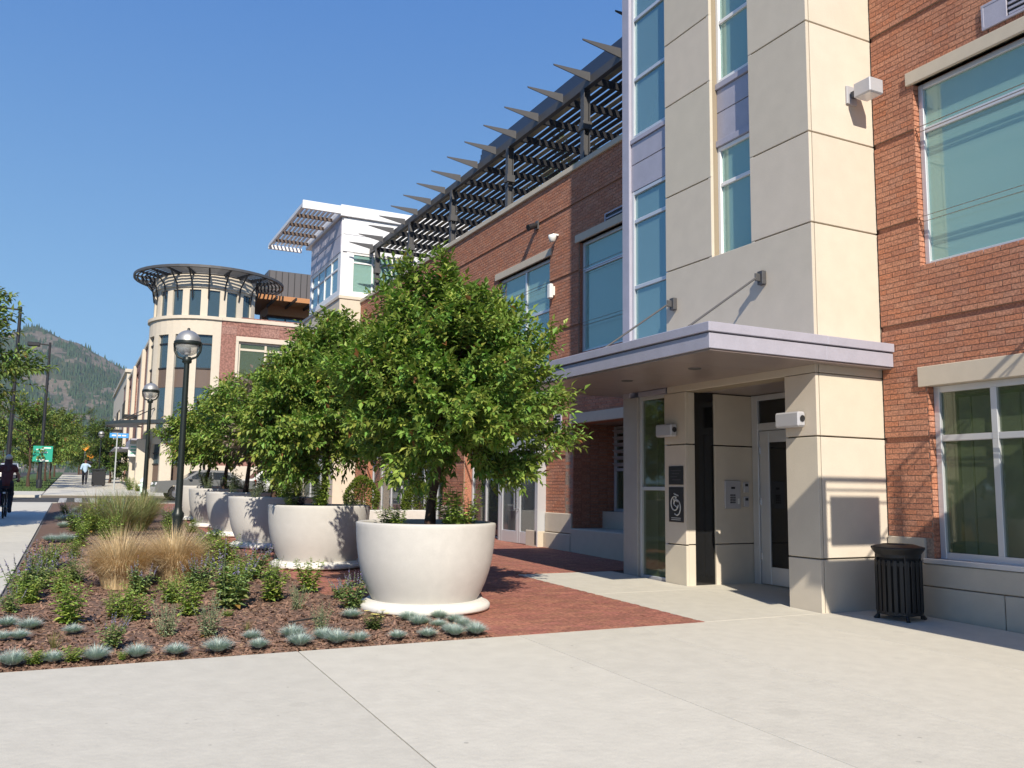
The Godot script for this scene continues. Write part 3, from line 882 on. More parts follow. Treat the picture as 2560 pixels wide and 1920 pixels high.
	obj("transom_pane", one(Vector3(-9.90, 2.56, -0.03), Vector3(-8.95, 2.9, -0.02), 0.0, D), M.black_glass, df)
	b = MB.new()
	b.bx(Vector3(-9.89, 0.21, -0.045), Vector3(-9.70, 2.44, 0.0), 0.004, D); b.bx(Vector3(-9.12, 0.21, -0.045), Vector3(-8.96, 2.44, 0.0), 0.004, D)
	b.bx(Vector3(-9.70, 0.21, -0.045), Vector3(-9.12, 0.46, -0.001), 0.004, D); b.bx(Vector3(-9.70, 2.27, -0.045), Vector3(-9.12, 2.44, -0.001), 0.004, D)
	var dl := obj("door", b, M.alu, root)
	obj("pane", one(Vector3(-9.70, 0.46, -0.03), Vector3(-9.12, 2.27, -0.02), 0.0, D), M.black_glass, dl)
	for hy in [0.55, 1.35, 2.1]: obj("hinge", one(Vector3(-9.895, hy, 0.0), Vector3(-9.87, hy + 0.11, 0.012), 0.003, D), M.chrome, dl)
	# canopy
	b = MB.new()
	b.bx(Vector3(6.10, 3.10, -12.10), Vector3(7.86, 3.27, -7.35), 0.004); b.bx(Vector3(7.86, 3.10, -7.535), Vector3(8.99, 3.27, -7.35), 0.004)
	b.bx(Vector3(7.86, 3.10, -12.10), Vector3(8.96, 3.27, -11.66), 0.004)
	b.bx(Vector3(6.075, 3.283, -12.12), Vector3(7.86, 3.39, -7.325), 0.006); b.bx(Vector3(7.86, 3.283, -7.535), Vector3(8.99, 3.389, -7.325), 0.006)
	b.bx(Vector3(7.86, 3.283, -12.12), Vector3(8.96, 3.389, -11.66), 0.006)
	b.bx(Vector3(6.13, 3.265, -12.07), Vector3(7.85, 3.285, -7.38))
	var can := obj("canopy", b, M.panel, root)
	for k in 5:
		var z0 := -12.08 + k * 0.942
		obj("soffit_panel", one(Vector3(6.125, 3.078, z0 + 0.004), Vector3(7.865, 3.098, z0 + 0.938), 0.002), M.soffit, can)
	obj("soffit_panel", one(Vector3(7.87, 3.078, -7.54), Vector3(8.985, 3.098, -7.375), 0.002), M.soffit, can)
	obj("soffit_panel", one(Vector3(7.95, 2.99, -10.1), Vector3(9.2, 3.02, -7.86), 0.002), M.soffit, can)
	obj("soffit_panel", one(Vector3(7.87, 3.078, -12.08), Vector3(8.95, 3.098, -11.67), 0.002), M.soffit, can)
	for k in [[6.9, -8.6], [6.9, -10.1], [6.9, -11.4]]:
		b = MB.new()
		b.lathe([Vector2(0.0, 0.0), Vector2(0.075, 0.0), Vector2(0.085, 0.008), Vector2(0.085, 0.012)], 20, Transform3D(Basis.IDENTITY, Vector3(k[0], 3.066, k[1])))
		obj("downlight", b, M.steel_grey, can)
	for z in [-8.38, -10.25]:
		b = MB.new()
		b.bx(Vector3(7.80, 4.22, z - 0.05), Vector3(7.869, 4.40, z + 0.05), 0.006); b.bx(Vector3(7.72, 4.26, z - 0.012), Vector3(7.80, 4.36, z + 0.012), 0.004)
		obj("cable_bracket", b, M.steel_grey, can)
		b = MB.new()
		b.bx(Vector3(6.37, 3.39, z - 0.05), Vector3(6.55, 3.41, z + 0.05), 0.004); b.bx(Vector3(6.42, 3.41, z - 0.012), Vector3(6.52, 3.47, z + 0.012), 0.004)
		obj("anchor_plate", b, M.steel_grey, can)
		b = MB.new()
		b.tube(Vector3(7.74, 4.30, z), Vector3(6.47, 3.44, z), 0.014, 0.014, 8)
		obj("tie_rod", b, M.steel_grey, can)
func pergola(root: Node) -> void:
	var b := MB.new()
	b.bx(Vector3(9.22, 10.06, -30.2), Vector3(9.34, 10.26, -11.7), 0.006)
	var pg := obj("pergola_beam", b, M.steel_grey, root)
	for z in [-15.13, -18.75, -22.4, -25.9, -29.4, -11.9]:
		b = MB.new()
		b.bx(Vector3(9.20, 8.33, z - 0.075), Vector3(9.22, 10.06, z + 0.075), 0.003); b.bx(Vector3(9.34, 8.33, z - 0.075), Vector3(9.36, 10.06, z + 0.075), 0.003)
		b.bx(Vector3(9.22, 8.33, z - 0.01), Vector3(9.34, 10.06, z + 0.01))
		b.bx(Vector3(9.17, 9.15, z - 0.1), Vector3(9.39, 9.33, z + 0.1), 0.004)
		b.bx(Vector3(9.1, 8.33, z - 0.13), Vector3(9.34, 8.345, z + 0.13))
		obj("pergola_post", b, M.steel_grey, pg)
	var z := -12.55
	var blade_m: ArrayMesh
	var raft_m: ArrayMesh
	while z > -30.0:
		if blade_m == null:
			b = MB.new()
			b.prism(PackedVector2Array([Vector2(8.33, 10.30), Vector2(9.22, 10.32), Vector2(9.22, 10.12), Vector2(8.34, 10.275)]), -0.012, 0.012)
			blade_m = b.mesh()
			raft_m = one(Vector3(9.34, 10.08, -0.03), Vector3(12.9, 10.24, 0.03), 0.004).mesh()
		put("pergola_blade", blade_m, M.steel_grey, pg).position = Vector3(0, 0, z)
		put("pergola_rafter", raft_m, M.steel_dark, pg).position = Vector3(0, 0, z)
		z -= 1.15
	for k in 18:
		var t := Transform3D(Basis(Vector3(0, 0, 1), deg_to_rad(-12.0)), Vector3(9.5 + k * 0.2, 10.33, 0))
		obj("pergola_slat", one(Vector3(-0.06, -0.012, -30.0), Vector3(0.06, 0.012, -11.75), 0.004, t), M.slat_tan if k % 4 == 1 else M.steel_grey, pg)
	for k in 3: obj("screen_louvre", one(Vector3(9.46 + k * 0.03, 10.42 + k * 0.145, -21.0), Vector3(9.49 + k * 0.03, 10.55 + k * 0.145, -11.7), 0.004), M.roof_blue, pg)
	b = MB.new()
	for k in 9: b.bx(Vector3(9.56, 10.24, -20.9 + k * 1.14), Vector3(9.6, 10.84, -20.86 + k * 1.14))
	obj("screen_stanchions", b, M.steel_dark, pg).set_meta("kind", "stuff")
	for k in [[9.4, -16.0], [9.4, -21.0], [12.6, -15.13], [12.6, -22.4], [12.6, -29.4]]:
		if k[0] > 10: obj("pergola_post", one(Vector3(k[0] - 0.06, 7.95, k[1] - 0.06), Vector3(k[0] + 0.06, 10.08, k[1] + 0.06), 0.004), M.steel_grey, pg)

# ---------------------------------------------------------------- white block at the end of the brick wing
func white_block() -> void:
	var root := thing("white_block", "white metal clad block on cream base with slatted roof overhang behind the trees", "building")
	var Z := -30.32
	var X := 8.2
	var b := MB.new()
	var T := west(X)
	var S := south(Z)
	# cream base
	wall(b, T, -36.0, Z, 0.0, 8.3, [[-35.4, -31.0, 4.6, 7.2], [-35.4, -31.0, 0.5, 3.1]], 0.3)
	wall(b, S, X + 0.302, 9.0, 0.0, 8.3, [], 0.3)
	b.bx(Vector3(X - 0.04, 8.3, -36.0), Vector3(13.0, 8.42, Z + 0.04), 0.01)
	b.bx(Vector3(X + 0.3, 0.0, -36.3), Vector3(13.0, 8.3, -36.0))
	obj("base_wall", b, M.cream, root)
	window(root, T, -35.4, -31.0, 4.6, 7.2, 0.1, [-33.9, -32.4], [6.6], 0.07, M.alu, M.pane_bay, M.blind_grey)
	window(root, T, -35.4, -31.0, 0.5, 3.1, 0.1, [-33.9, -32.4], [2.5], 0.07, M.alu, M.pane_dark, M.room)
	# upper storey in white metal panels
	b = MB.new()
	wall(b, T, -34.9, Z - 0.03, 8.42, 11.35, [[-34.7, -30.7, 8.6, 10.0]], 0.2)
	wall(b, S, X + 0.202, 13.0, 8.42, 11.35, [[8.62, 10.9, 8.55, 10.05]], 0.2)
	b.bx(Vector3(X + 0.2, 8.42, -35.0), Vector3(13.0, 11.35, -34.9))
	obj("upper_wall", b, M.panel_white, root)
	for k in [[8.25, 9.35, 10.07, 10.7], [9.37, 10.6, 10.07, 10.7], [8.25, 9.35, 10.72, 11.33], [9.37, 10.6, 10.72, 11.33], [10.62, 12.9, 10.72, 11.33], [10.92, 12.9, 8.5, 10.05]]:
		obj("metal_panel", one(Vector3(k[0], k[2], 0.0), Vector3(k[1], k[3], 0.02), 0.004, S), M.panel_white, root)
	for k in 4:
		for j in 2:
			obj("metal_panel", one(Vector3(-34.85 + k * 1.12, 10.05 + j * 0.65, 0.0), Vector3(-33.76 + k * 1.12, 10.68 + j * 0.65, 0.02), 0.004, T), M.panel, root)
	window(root, T, -34.7, -30.7, 8.6, 10.0, 0.04, [-33.7, -32.7, -31.7], [9.5], 0.07, M.alu_white, M.pane_bay, M.blind_grey)
	window(root, S, 8.62, 10.9, 8.55, 10.05, 0.04, [9.4, 10.15], [9.7], 0.06, M.alu_white, M.pane, M.blind)
	# roof and slatted overhang
	var rf := obj("roof", one(Vector3(8.1, 11.36, -35.6), Vector3(13.2, 11.78, Z + 0.12), 0.01), M.panel_white, root)
	obj("roof_cap", one(Vector3(8.8, 11.79, -34.0), Vector3(12.6, 12.0, -31.4), 0.01), M.cream, rf)
	b = MB.new()
	b.bx(Vector3(6.7, 11.42, Z + 0.02), Vector3(8.1, 11.72, Z + 0.12), 0.006); b.bx(Vector3(6.7, 11.42, -36.4), Vector3(8.1, 11.60, -36.3), 0.006)
	b.bx(Vector3(6.7, 11.50, -36.3), Vector3(6.78, 11.64, Z + 0.02), 0.006)
	obj("overhang_frame", b, M.panel_white, rf)
	for k in 4:
		obj("overhang_beam", one(Vector3(6.78, 11.44, -35.2 + k * 1.25), Vector3(8.1, 11.56, -35.13 + k * 1.25)), M.spandrel_brown, rf)
	for k in 8:
		var t := Transform3D(Basis(Vector3(0, 0, 1), deg_to_rad(-35.0)), Vector3(6.88 + k * 0.16, 11.63, 0))
		obj("overhang_slat", one(Vector3(-0.05, -0.008, -36.3), Vector3(0.05, 0.008, Z + 0.02), 0.002, t), M.panel_white, rf)

# ---------------------------------------------------------------- round corner building across the side street
func arc_panel(b: MB, c: Vector3, r: float, a0: float, a1: float, y0: float, y1: float, th: float, segs := 4) -> void:
	for s in segs:
		var u0 := lerpf(a0, a1, float(s) / segs)
		var u1 := lerpf(a0, a1, float(s + 1) / segs)
		var d0 := Vector3(cos(u0), 0, sin(u0))
		var d1 := Vector3(cos(u1), 0, sin(u1))
		var o := (d0 + d1).normalized()
		var q := [c + d0 * r, c + d1 * r, c + d1 * (r - th), c + d0 * (r - th)]
		var lo := Vector3(0, y0, 0)
		var hi := Vector3(0, y1, 0)
		b.quad(q[0] + lo, q[1] + lo, q[1] + hi, q[0] + hi, o); b.quad(q[3] + lo, q[2] + lo, q[2] + hi, q[3] + hi, -o)
		b.quad(q[0] + hi, q[1] + hi, q[2] + hi, q[3] + hi, Vector3.UP); b.quad(q[0] + lo, q[1] + lo, q[2] + lo, q[3] + lo, Vector3.DOWN)
		if s == 0: b.quad(q[0] + lo, q[3] + lo, q[3] + hi, q[0] + hi, d0 - d1)
		if s == segs - 1: b.quad(q[1] + lo, q[2] + lo, q[2] + hi, q[1] + hi, d1 - d0)
func round_building() -> void:
	var root := thing("corner_building", "cream and red stone corner building with round tower and dark disc roof", "building")
	var C := Vector3(7.5, 0, -61.0)
	var G := 0.9
	# lower drum from facing left (PI) to facing the camera (PI/2)
	var b := MB.new()
	var a0 := deg_to_rad(84.0)
	var a1 := deg_to_rad(196.0)
	var n := 5
	var da := (a1 - a0) / n
	for lev in [[G, 4.3, 1.5, 4.0, 1.5], [4.3, 12.0, 4.9, 11.0, 7.6]]:
		b = MB.new()
		arc_panel(b, C, 3.65, a0, a1, lev[0], lev[2], 0.3, 14); arc_panel(b, C, 3.65, a0, a1, lev[3], lev[1], 0.3, 14)
		for k in n:
			arc_panel(b, C, 3.65, a0 + da * k, a0 + da * (k + 0.36), lev[2], lev[3], 0.3, 3)
		obj("drum_wall", b, M.cream, root)
		for k in n:
			b = MB.new()
			arc_panel(b, C, 3.46, a0 + da * (k + 0.35), a0 + da * (k + 1.01), lev[2], lev[3], 0.02, 4)
			var wn := obj("window", b, M.pane_far, root)
			b = MB.new()
			arc_panel(b, C, 3.48, a0 + da * (k + 0.35), a0 + da * (k + 1.01), lev[4], lev[4] + 1.2, 0.03, 4)
			obj("spandrel", b, M.spandrel_brown, wn)
			b = MB.new()
			arc_panel(b, C, 3.54, a0 + da * (k + 0.36), a0 + da * (k + 1.0), lev[3] - 0.62, lev[3] - 0.54, 0.06, 4)
			obj("transom_bar", b, M.steel_dark, wn)
			b = MB.new()
			arc_panel(b, C, 3.54, a0 + da * (k + 0.36), a0 + da * (k + 1.0), lev[4] + 1.2, lev[4] + 1.28, 0.06, 4)
			obj("transom_bar", b, M.steel_dark, wn)
	b = MB.new()
	arc_panel(b, C, 3.3, deg_to_rad(60), deg_to_rad(230), G, 12.0, 0.1, 20)
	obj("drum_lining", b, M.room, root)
	b = MB.new()
	arc_panel(b, C, 3.78, a0, a1, 12.0, 12.2, 0.5, 16)
	obj("drum_ledge", b, M.cream, root)
	# penthouse drum
	var p0 := deg_to_rad(40.0)
	var p1 := deg_to_rad(215.0)
	n = 9
	da = (p1 - p0) / n
	b = MB.new()
	arc_panel(b, C, 3.45, p0, p1, 11.9, 12.25, 0.3, 20); arc_panel(b, C, 3.45, p0, p1, 13.95, 14.95, 0.3, 20); arc_panel(b, C, 3.55, p0, p1, 14.1, 14.22, 0.1, 20)
	for k in n: arc_panel(b, C, 3.45, p0 + da * k, p0 + da * (k + 0.38), 12.25, 13.95, 0.3, 2)
	obj("penthouse_wall", b, M.cream, root)
	for k in n:
		b = MB.new()
		arc_panel(b, C, 3.33, p0 + da * (k + 0.37), p0 + da * (k + 1.01), 12.25, 13.95, 0.02, 3)
		obj("window", b, M.pane_far, root)
	b = MB.new()
	arc_panel(b, C, 3.1, p0, p1, 11.9, 14.9, 0.1, 16)
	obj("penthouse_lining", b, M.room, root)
	# disc roof: rings and radial brackets
	var disc := MB.new()
	arc_panel(disc, C, 4.85, 0.0, TAU, 15.10, 15.26, 0.12, 48)
	arc_panel(disc, C, 3.2, 0.0, TAU, 15.06, 15.22, 3.19, 32)
	var dr := obj("disc_roof", disc, M.steel_grey, root)
	for k in 6:
		b = MB.new()
		arc_panel(b, C, 4.64 - k * 0.245, 0.0, TAU, 15.12, 15.16, 0.10, 48)
		obj("disc_ring", b, M.steel_grey, dr)
	for k in 22:
		var a := TAU * k / 22.0
		var t := Transform3D(Basis(Vector3.UP, -a), C)
		b = MB.new()
		b.prism(PackedVector2Array([Vector2(3.2, 15.1), Vector2(4.8, 15.18), Vector2(4.8, 15.10), Vector2(3.45, 14.9), Vector2(3.2, 14.9)]), -0.05, 0.05, t)
		obj("disc_rib", b, M.steel_dark, dr)
		if k > 2 and k < 14:
			b = MB.new()
			b.tube(t * Vector3(3.47, 13.4, 0), t * Vector3(3.62, 14.3, 0), 0.05, 0.05, 6); b.tube(t * Vector3(3.62, 14.3, 0), t * Vector3(4.3, 15.05, 0), 0.05, 0.05, 6)
			obj("disc_bracket", b, M.steel_dark, dr)
	# red stone wing facing the camera: courses of stone, windows with cream surrounds
	var S := south(-57.4)
	var opens := []
	for k in 5: opens.push_back([9.0 + k * 5.2, 12.5 + k * 5.2, 7.2, 10.75])
	for k in 5: opens.push_back([9.0 + k * 5.2, 12.5 + k * 5.2, 3.1, 6.2])
	b = MB.new()
	wall(b, S, 7.85, 36.0, G, 12.0, opens, 0.4)
	obj("stone_wing", b, M.redstone, root)
	b = MB.new()
	b.bx(Vector3(7.85, G, 0.0), Vector3(36.0, 2.7, 0.06), 0.01, S)
	obj("wing_base", b, M.cream, root)
	var r := RandomNumberGenerator.new()
	r.seed = 88
	var y := 2.75
	while y < 11.9:
		var u := 7.9
		while u < 20.0:
			var l := r.randf_range(0.8, 1.9)
			var hit := false
			for o in opens:
				if u + l > o[0] - 0.2 and u < o[1] + 0.2 and y + 0.58 > o[2] - 0.05 and y < o[3] + 0.35: hit = true
			if not hit and r.randf() < 0.85:
				obj("stone_block", one(Vector3(u, y, 0.0), Vector3(u + l - 0.02, y + 0.58, r.randf_range(0.015, 0.035)), 0.006, S), [M.redstone, M.redstone_b, M.redstone_c][r.randi() % 3], root)
			u += l
		y += 0.6
	obj("cornice", one(Vector3(7.8, 12.0, -0.4), Vector3(36.0, 12.25, 0.1), 0.02, S), M.cream, root)
	for o in opens:
		b = MB.new()
		b.bx(Vector3(o[0] - 0.18, o[2] - 0.05, 0.0), Vector3(o[0], o[3], 0.07), 0.008, S); b.bx(Vector3(o[1], o[2] - 0.05, 0.0), Vector3(o[1] + 0.18, o[3], 0.07), 0.008, S)
		b.bx(Vector3(o[0] - 0.18, o[3], 0.0), Vector3(o[1] + 0.18, o[3] + 0.32, 0.08), 0.008, S)
		obj("stone_surround", b, M.cream, root)
		var w := window(root, S, o[0], o[1], o[2], o[3], 0.15, [(o[0] + o[1]) * 0.5], [o[2] + 1.0, o[3] - 0.5], 0.14, M.cream, M.pane_dark, M.room)
		obj("spandrel", one(Vector3(o[0] + 0.1, o[2] + 0.1, -0.15), Vector3(o[1] - 0.1, o[2] + 0.95, -0.12), 0.0, S), M.spandrel_brown, w)
	# wing along the street
	var L := west(4.02)
	opens = []
	for k in 5: opens.push_back([-70.5 - k * 5.0, -67.8 - k * 5.0, 6.6, 10.2])
	for k in 5: opens.push_back([-70.5 - k * 5.0, -67.8 - k * 5.0, 1.6, 4.6])
	b = MB.new()
	wall(b, L, -95.0, -62.0, G, 10.9, opens, 0.4)
	obj("street_wing", b, M.redstone, root)
	for o in opens: window(root, L, o[0], o[1], o[2], o[3], 0.15, [(o[0] + o[1]) * 0.5], [], 0.14, M.cream, M.pane_dark, M.room)
	obj("cornice", one(Vector3(-95.0, 10.9, -0.4), Vector3(-62.0, 11.15, 0.1), 0.02, L), M.cream, root)
	for k in 3:
		obj("pilaster", one(Vector3(-66.6 - k * 10.0, G, 0.0), Vector3(-65.4 - k * 10.0, 10.9, 0.25), 0.02, L), M.cream, root)
		b = MB.new()
		var z0 := -71.0 - k * 10.0
		b.bx(Vector3(2.95, 6.3, z0), Vector3(4.0, 6.42, z0 + 3.4), 0.01); b.bx(Vector3(2.95, 7.35, z0), Vector3(2.99, 7.4, z0 + 3.4))
		for j in 12: b.bx(Vector3(2.95, 6.42, z0 + j * 0.3), Vector3(2.98, 7.35, z0 + j * 0.3 + 0.03))
		obj("balcony", b, M.steel_dark, root)
	# street level: columns, glass awning, shop fronts
	for a in [100.0, 128.0, 158.0, 186.0]:
		var d := Vector3(cos(deg_to_rad(a)), 0, sin(deg_to_rad(a)))
		obj("column", one(C + d * 4.0 + Vector3(-0.35, G, -0.35), C + d * 4.0 + Vector3(0.35, 4.3, 0.35), 0.03), M.cream, root)
	b = MB.new()
	arc_panel(b, C, 5.8, deg_to_rad(110), deg_to_rad(205), 5.22, 5.30, 1.8, 16)
	arc_panel(b, C, 5.9, deg_to_rad(110), deg_to_rad(205), 5.16, 5.36, 0.1, 16)
	obj("street_awning", b, M.awning, root)
	for a in [118.0, 150.0, 182.0]:
		var d2 := Vector3(cos(deg_to_rad(a)), 0, sin(deg_to_rad(a)))
		b = MB.new()
		b.tube(C + d2 * 3.65 + Vector3(0, 6.3, 0), C + d2 * 5.6 + Vector3(0, 5.3, 0), 0.03, 0.03, 6)
		obj("awning_rod", b, M.steel_dark, root)
	b = MB.new()
	b.bx(Vector3(3.4, 4.0, -72.0), Vector3(4.0, 4.6, -65.2), 0.02); b.bx(Vector3(2.4, 3.85, -72.0), Vector3(4.0, 3.98, -65.2), 0.02)
	obj("street_awning", b, M.panel, root)
	# rooftop: timber pavilion with glazing, zinc box, trellis
	b = MB.new()
	b.bx(Vector3(11.4, 12.25, -64.0), Vector3(26.0, 13.6, -63.0))
	obj("pavilion_wall", b, M.wood_orange, root)
	obj("pavilion_roof", one(Vector3(10.6, 14.3, -66.0), Vector3(26.0, 14.65, -60.2), 0.02), M.wood_orange, root)
	obj("pavilion_wall", one(Vector3(11.6, 13.6, -65.0), Vector3(26.0, 14.3, -62.0)), M.wood_orange, root)
	window(root, south(-62.2), 11.6, 17.0, 12.3, 13.5, 0.0, [12.9, 14.2, 15.5], [], 0.1, M.steel_dark, M.pane_bay, M.blind_grey)
	b = MB.new()
	b.bx(Vector3(11.8, 14.65, -68.0), Vector3(24.0, 17.2, -63.4), 0.02)
	var zb := obj("zinc_box", b, M.zinc, root)
	for k in 26: obj("seam", one(Vector3(11.85 + k * 0.46, 14.7, -63.4), Vector3(11.89 + k * 0.46, 17.15, -63.36)), M.steel_dark, zb)
	for k in 5:
		obj("trellis_beam", one(Vector3(10.2 + k * 1.3, 14.1, -62.0), Vector3(10.3 + k * 1.3, 14.28, -58.6)), M.steel_dark, root)
	b = MB.new()
	b.bx(Vector3(8.6, G, -63.0), Vector3(36.0, 11.9, -62.6)); b.bx(Vector3(8.5, 11.7, -95.0), Vector3(36.0, 11.9, -57.8)); b.bx(Vector3(4.45, 10.6, -95.0), Vector3(9.0, 10.85, -64.6))
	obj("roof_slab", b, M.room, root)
	# lower wing farther up the street
	var far := thing("stone_building", "pale cream building end beyond the corner building with red stone front", "building")
	b = MB.new()
	var Fo := []
	for k in 3: Fo.push_back([-112.0 - k * 6.0, -109.0 - k * 6.0, 7.0, 10.0])
	wall(b, west(4.3), -130.0, -98.0, 1.0, 13.0, Fo, 0.4)
	wall(b, south(-98.0), 4.702, 14.0, 1.0, 13.0, [], 0.4)
	b.bx(Vector3(4.1, 13.0, -130.0), Vector3(14.0, 13.35, -97.8), 0.02)
	obj("wall", b, M.cream, far)
	for o in Fo: window(far, west(4.3), o[0], o[1], o[2], o[3], 0.15, [], [], 0.14, M.steel_dark, M.pane_dark, M.room)

# ---------------------------------------------------------------- mountain
func mountain() -> void:
	var b := MB.new()
	var f := FastNoiseLite.new()
	f.seed = 9; f.frequency = 0.0022; f.fractal_octaves = 5
	var f2 := FastNoiseLite.new()
	f2.seed = 19; f2.frequency = 0.012; f2.fractal_octaves = 4
	var D := 1750.0
	# ridge height over the bearing (degrees from straight up the street)
	var prof := [[-40.0, 7.2], [-14.0, 7.6], [-8.0, 7.2], [-4.3, 8.05], [-2.7, 8.75], [-1.9, 8.62], [-0.2, 8.1], [1.6, 7.25], [2.6, 6.8], [3.3, 6.45], [4.2, 5.9], [8.0, 4.0], [14.0, 3.0], [40.0, 3.2]]
	var NA := 330
	var NR := 70
	var P := []
	for i in NA + 1:
		var a := lerpf(-24.0, 20.0, float(i) / NA)
		var e := 0.0
		for k in prof.size() - 1:
			if a >= prof[k][0] and a <= prof[k + 1][0]:
				var t0 := inverse_lerp(prof[k][0], prof[k + 1][0], a)
				e = lerpf(prof[k][1], prof[k + 1][1], t0)
		var top := tan(deg_to_rad(e)) * D + 1.5
		var row := []
		for j in NR + 1:
			var t := float(j) / NR
			var d := lerpf(D * 0.55, D * 1.12, t)
			var s := clampf((d - D * 0.55) / (D * 0.45), 0.0, 1.0)
			var h := top * (pow(s, 1.25) if d <= D else 1.0 - (d - D) / D * 3.0)
			var x := sin(deg_to_rad(a)) * d
			var z := -cos(deg_to_rad(a)) * d
			h += (f.get_noise_2d(x * 1.6, z) * 42.0 * s + f2.get_noise_2d(x, z) * 9.0 * s) * (0.35 if absf(d - D) < D * 0.03 else 1.0)
			row.push_back(Vector3(x, h + gy(z) - 3.0 - (20.0 if j == 0 else 0.0), z))
		P.push_back(row)
	var fr := FastNoiseLite.new()
	fr.seed = 33; fr.frequency = 0.006; fr.fractal_octaves = 5
	for i in NA:
		for j in NR:
			var p: Vector3 = (P[i][j] + P[i + 1][j + 1]) * 0.5
			var rock := fr.get_noise_3d(p.x * 1.3, p.y * 2.0, p.z) + f2.get_noise_2d(p.x * 3.0, p.z * 3.0) * 0.35
			var c := Color(0.085, 0.10, 0.045)
			if rock > 0.20: c = Color(0.24, 0.20, 0.145)
			elif rock > 0.04: c = Color(0.105, 0.12, 0.062)
			b.col = c * (0.8 + 0.4 * absf(f2.get_noise_2d(p.x * 9.0, p.z * 9.0)))
			b.quad(P[i][j], P[i + 1][j], P[i + 1][j + 1], P[i][j + 1], Vector3.UP)
	var m := obj("mountain", b, M.rock_vc)
	meta(m, "tree covered rocky mountain rising behind the street", "mountain", "", "structure")
	# conifers on the slope, a wood no one could count
	var tr := MB.new()
	tr.lathe([Vector2(2.6, 0), Vector2(1.5, 3.5), Vector2(0.05, 9.5)], 5)
	var mm := MultiMesh.new()
	mm.transform_format = MultiMesh.TRANSFORM_3D
	mm.use_colors = true
	mm.mesh = tr.mesh()
	var r := RandomNumberGenerator.new()
	r.seed = 12
	var xf := []
	var cl := []
	for k in 34000:
		var i2 := r.randi_range(0, NA - 1)
		var j2 := r.randi_range(3, NR - 10)
		var q: Vector3 = lerp(lerp(P[i2][j2], P[i2 + 1][j2], r.randf()), P[i2][j2 + 1], r.randf())
		if fr.get_noise_3d(q.x * 1.3, q.y * 2.0, q.z) > 0.12 and r.randf() < 0.85: continue
		var s := r.randf_range(0.5, 1.15)
		xf.push_back(Transform3D(Basis.from_scale(Vector3(s, s * r.randf_range(0.8, 1.2), s)), q - Vector3(0, 1.5, 0)))
		var g := r.randf_range(0.7, 1.3)
		cl.push_back(Color(0.04 * g, 0.066 * g, 0.03 * g))
	mm.instance_count = xf.size()
	for k in xf.size():
		mm.set_instance_transform(k, xf[k])
		mm.set_instance_color(k, cl[k])
	var o := MultiMeshInstance3D.new()
	o.name = "mountain_forest"
	o.multimesh = mm
	o.material_override = M.grass_vc
	add_child(o)
	meta(o, "dark conifer forest covering the mountain slope", "forest", "", "stuff")

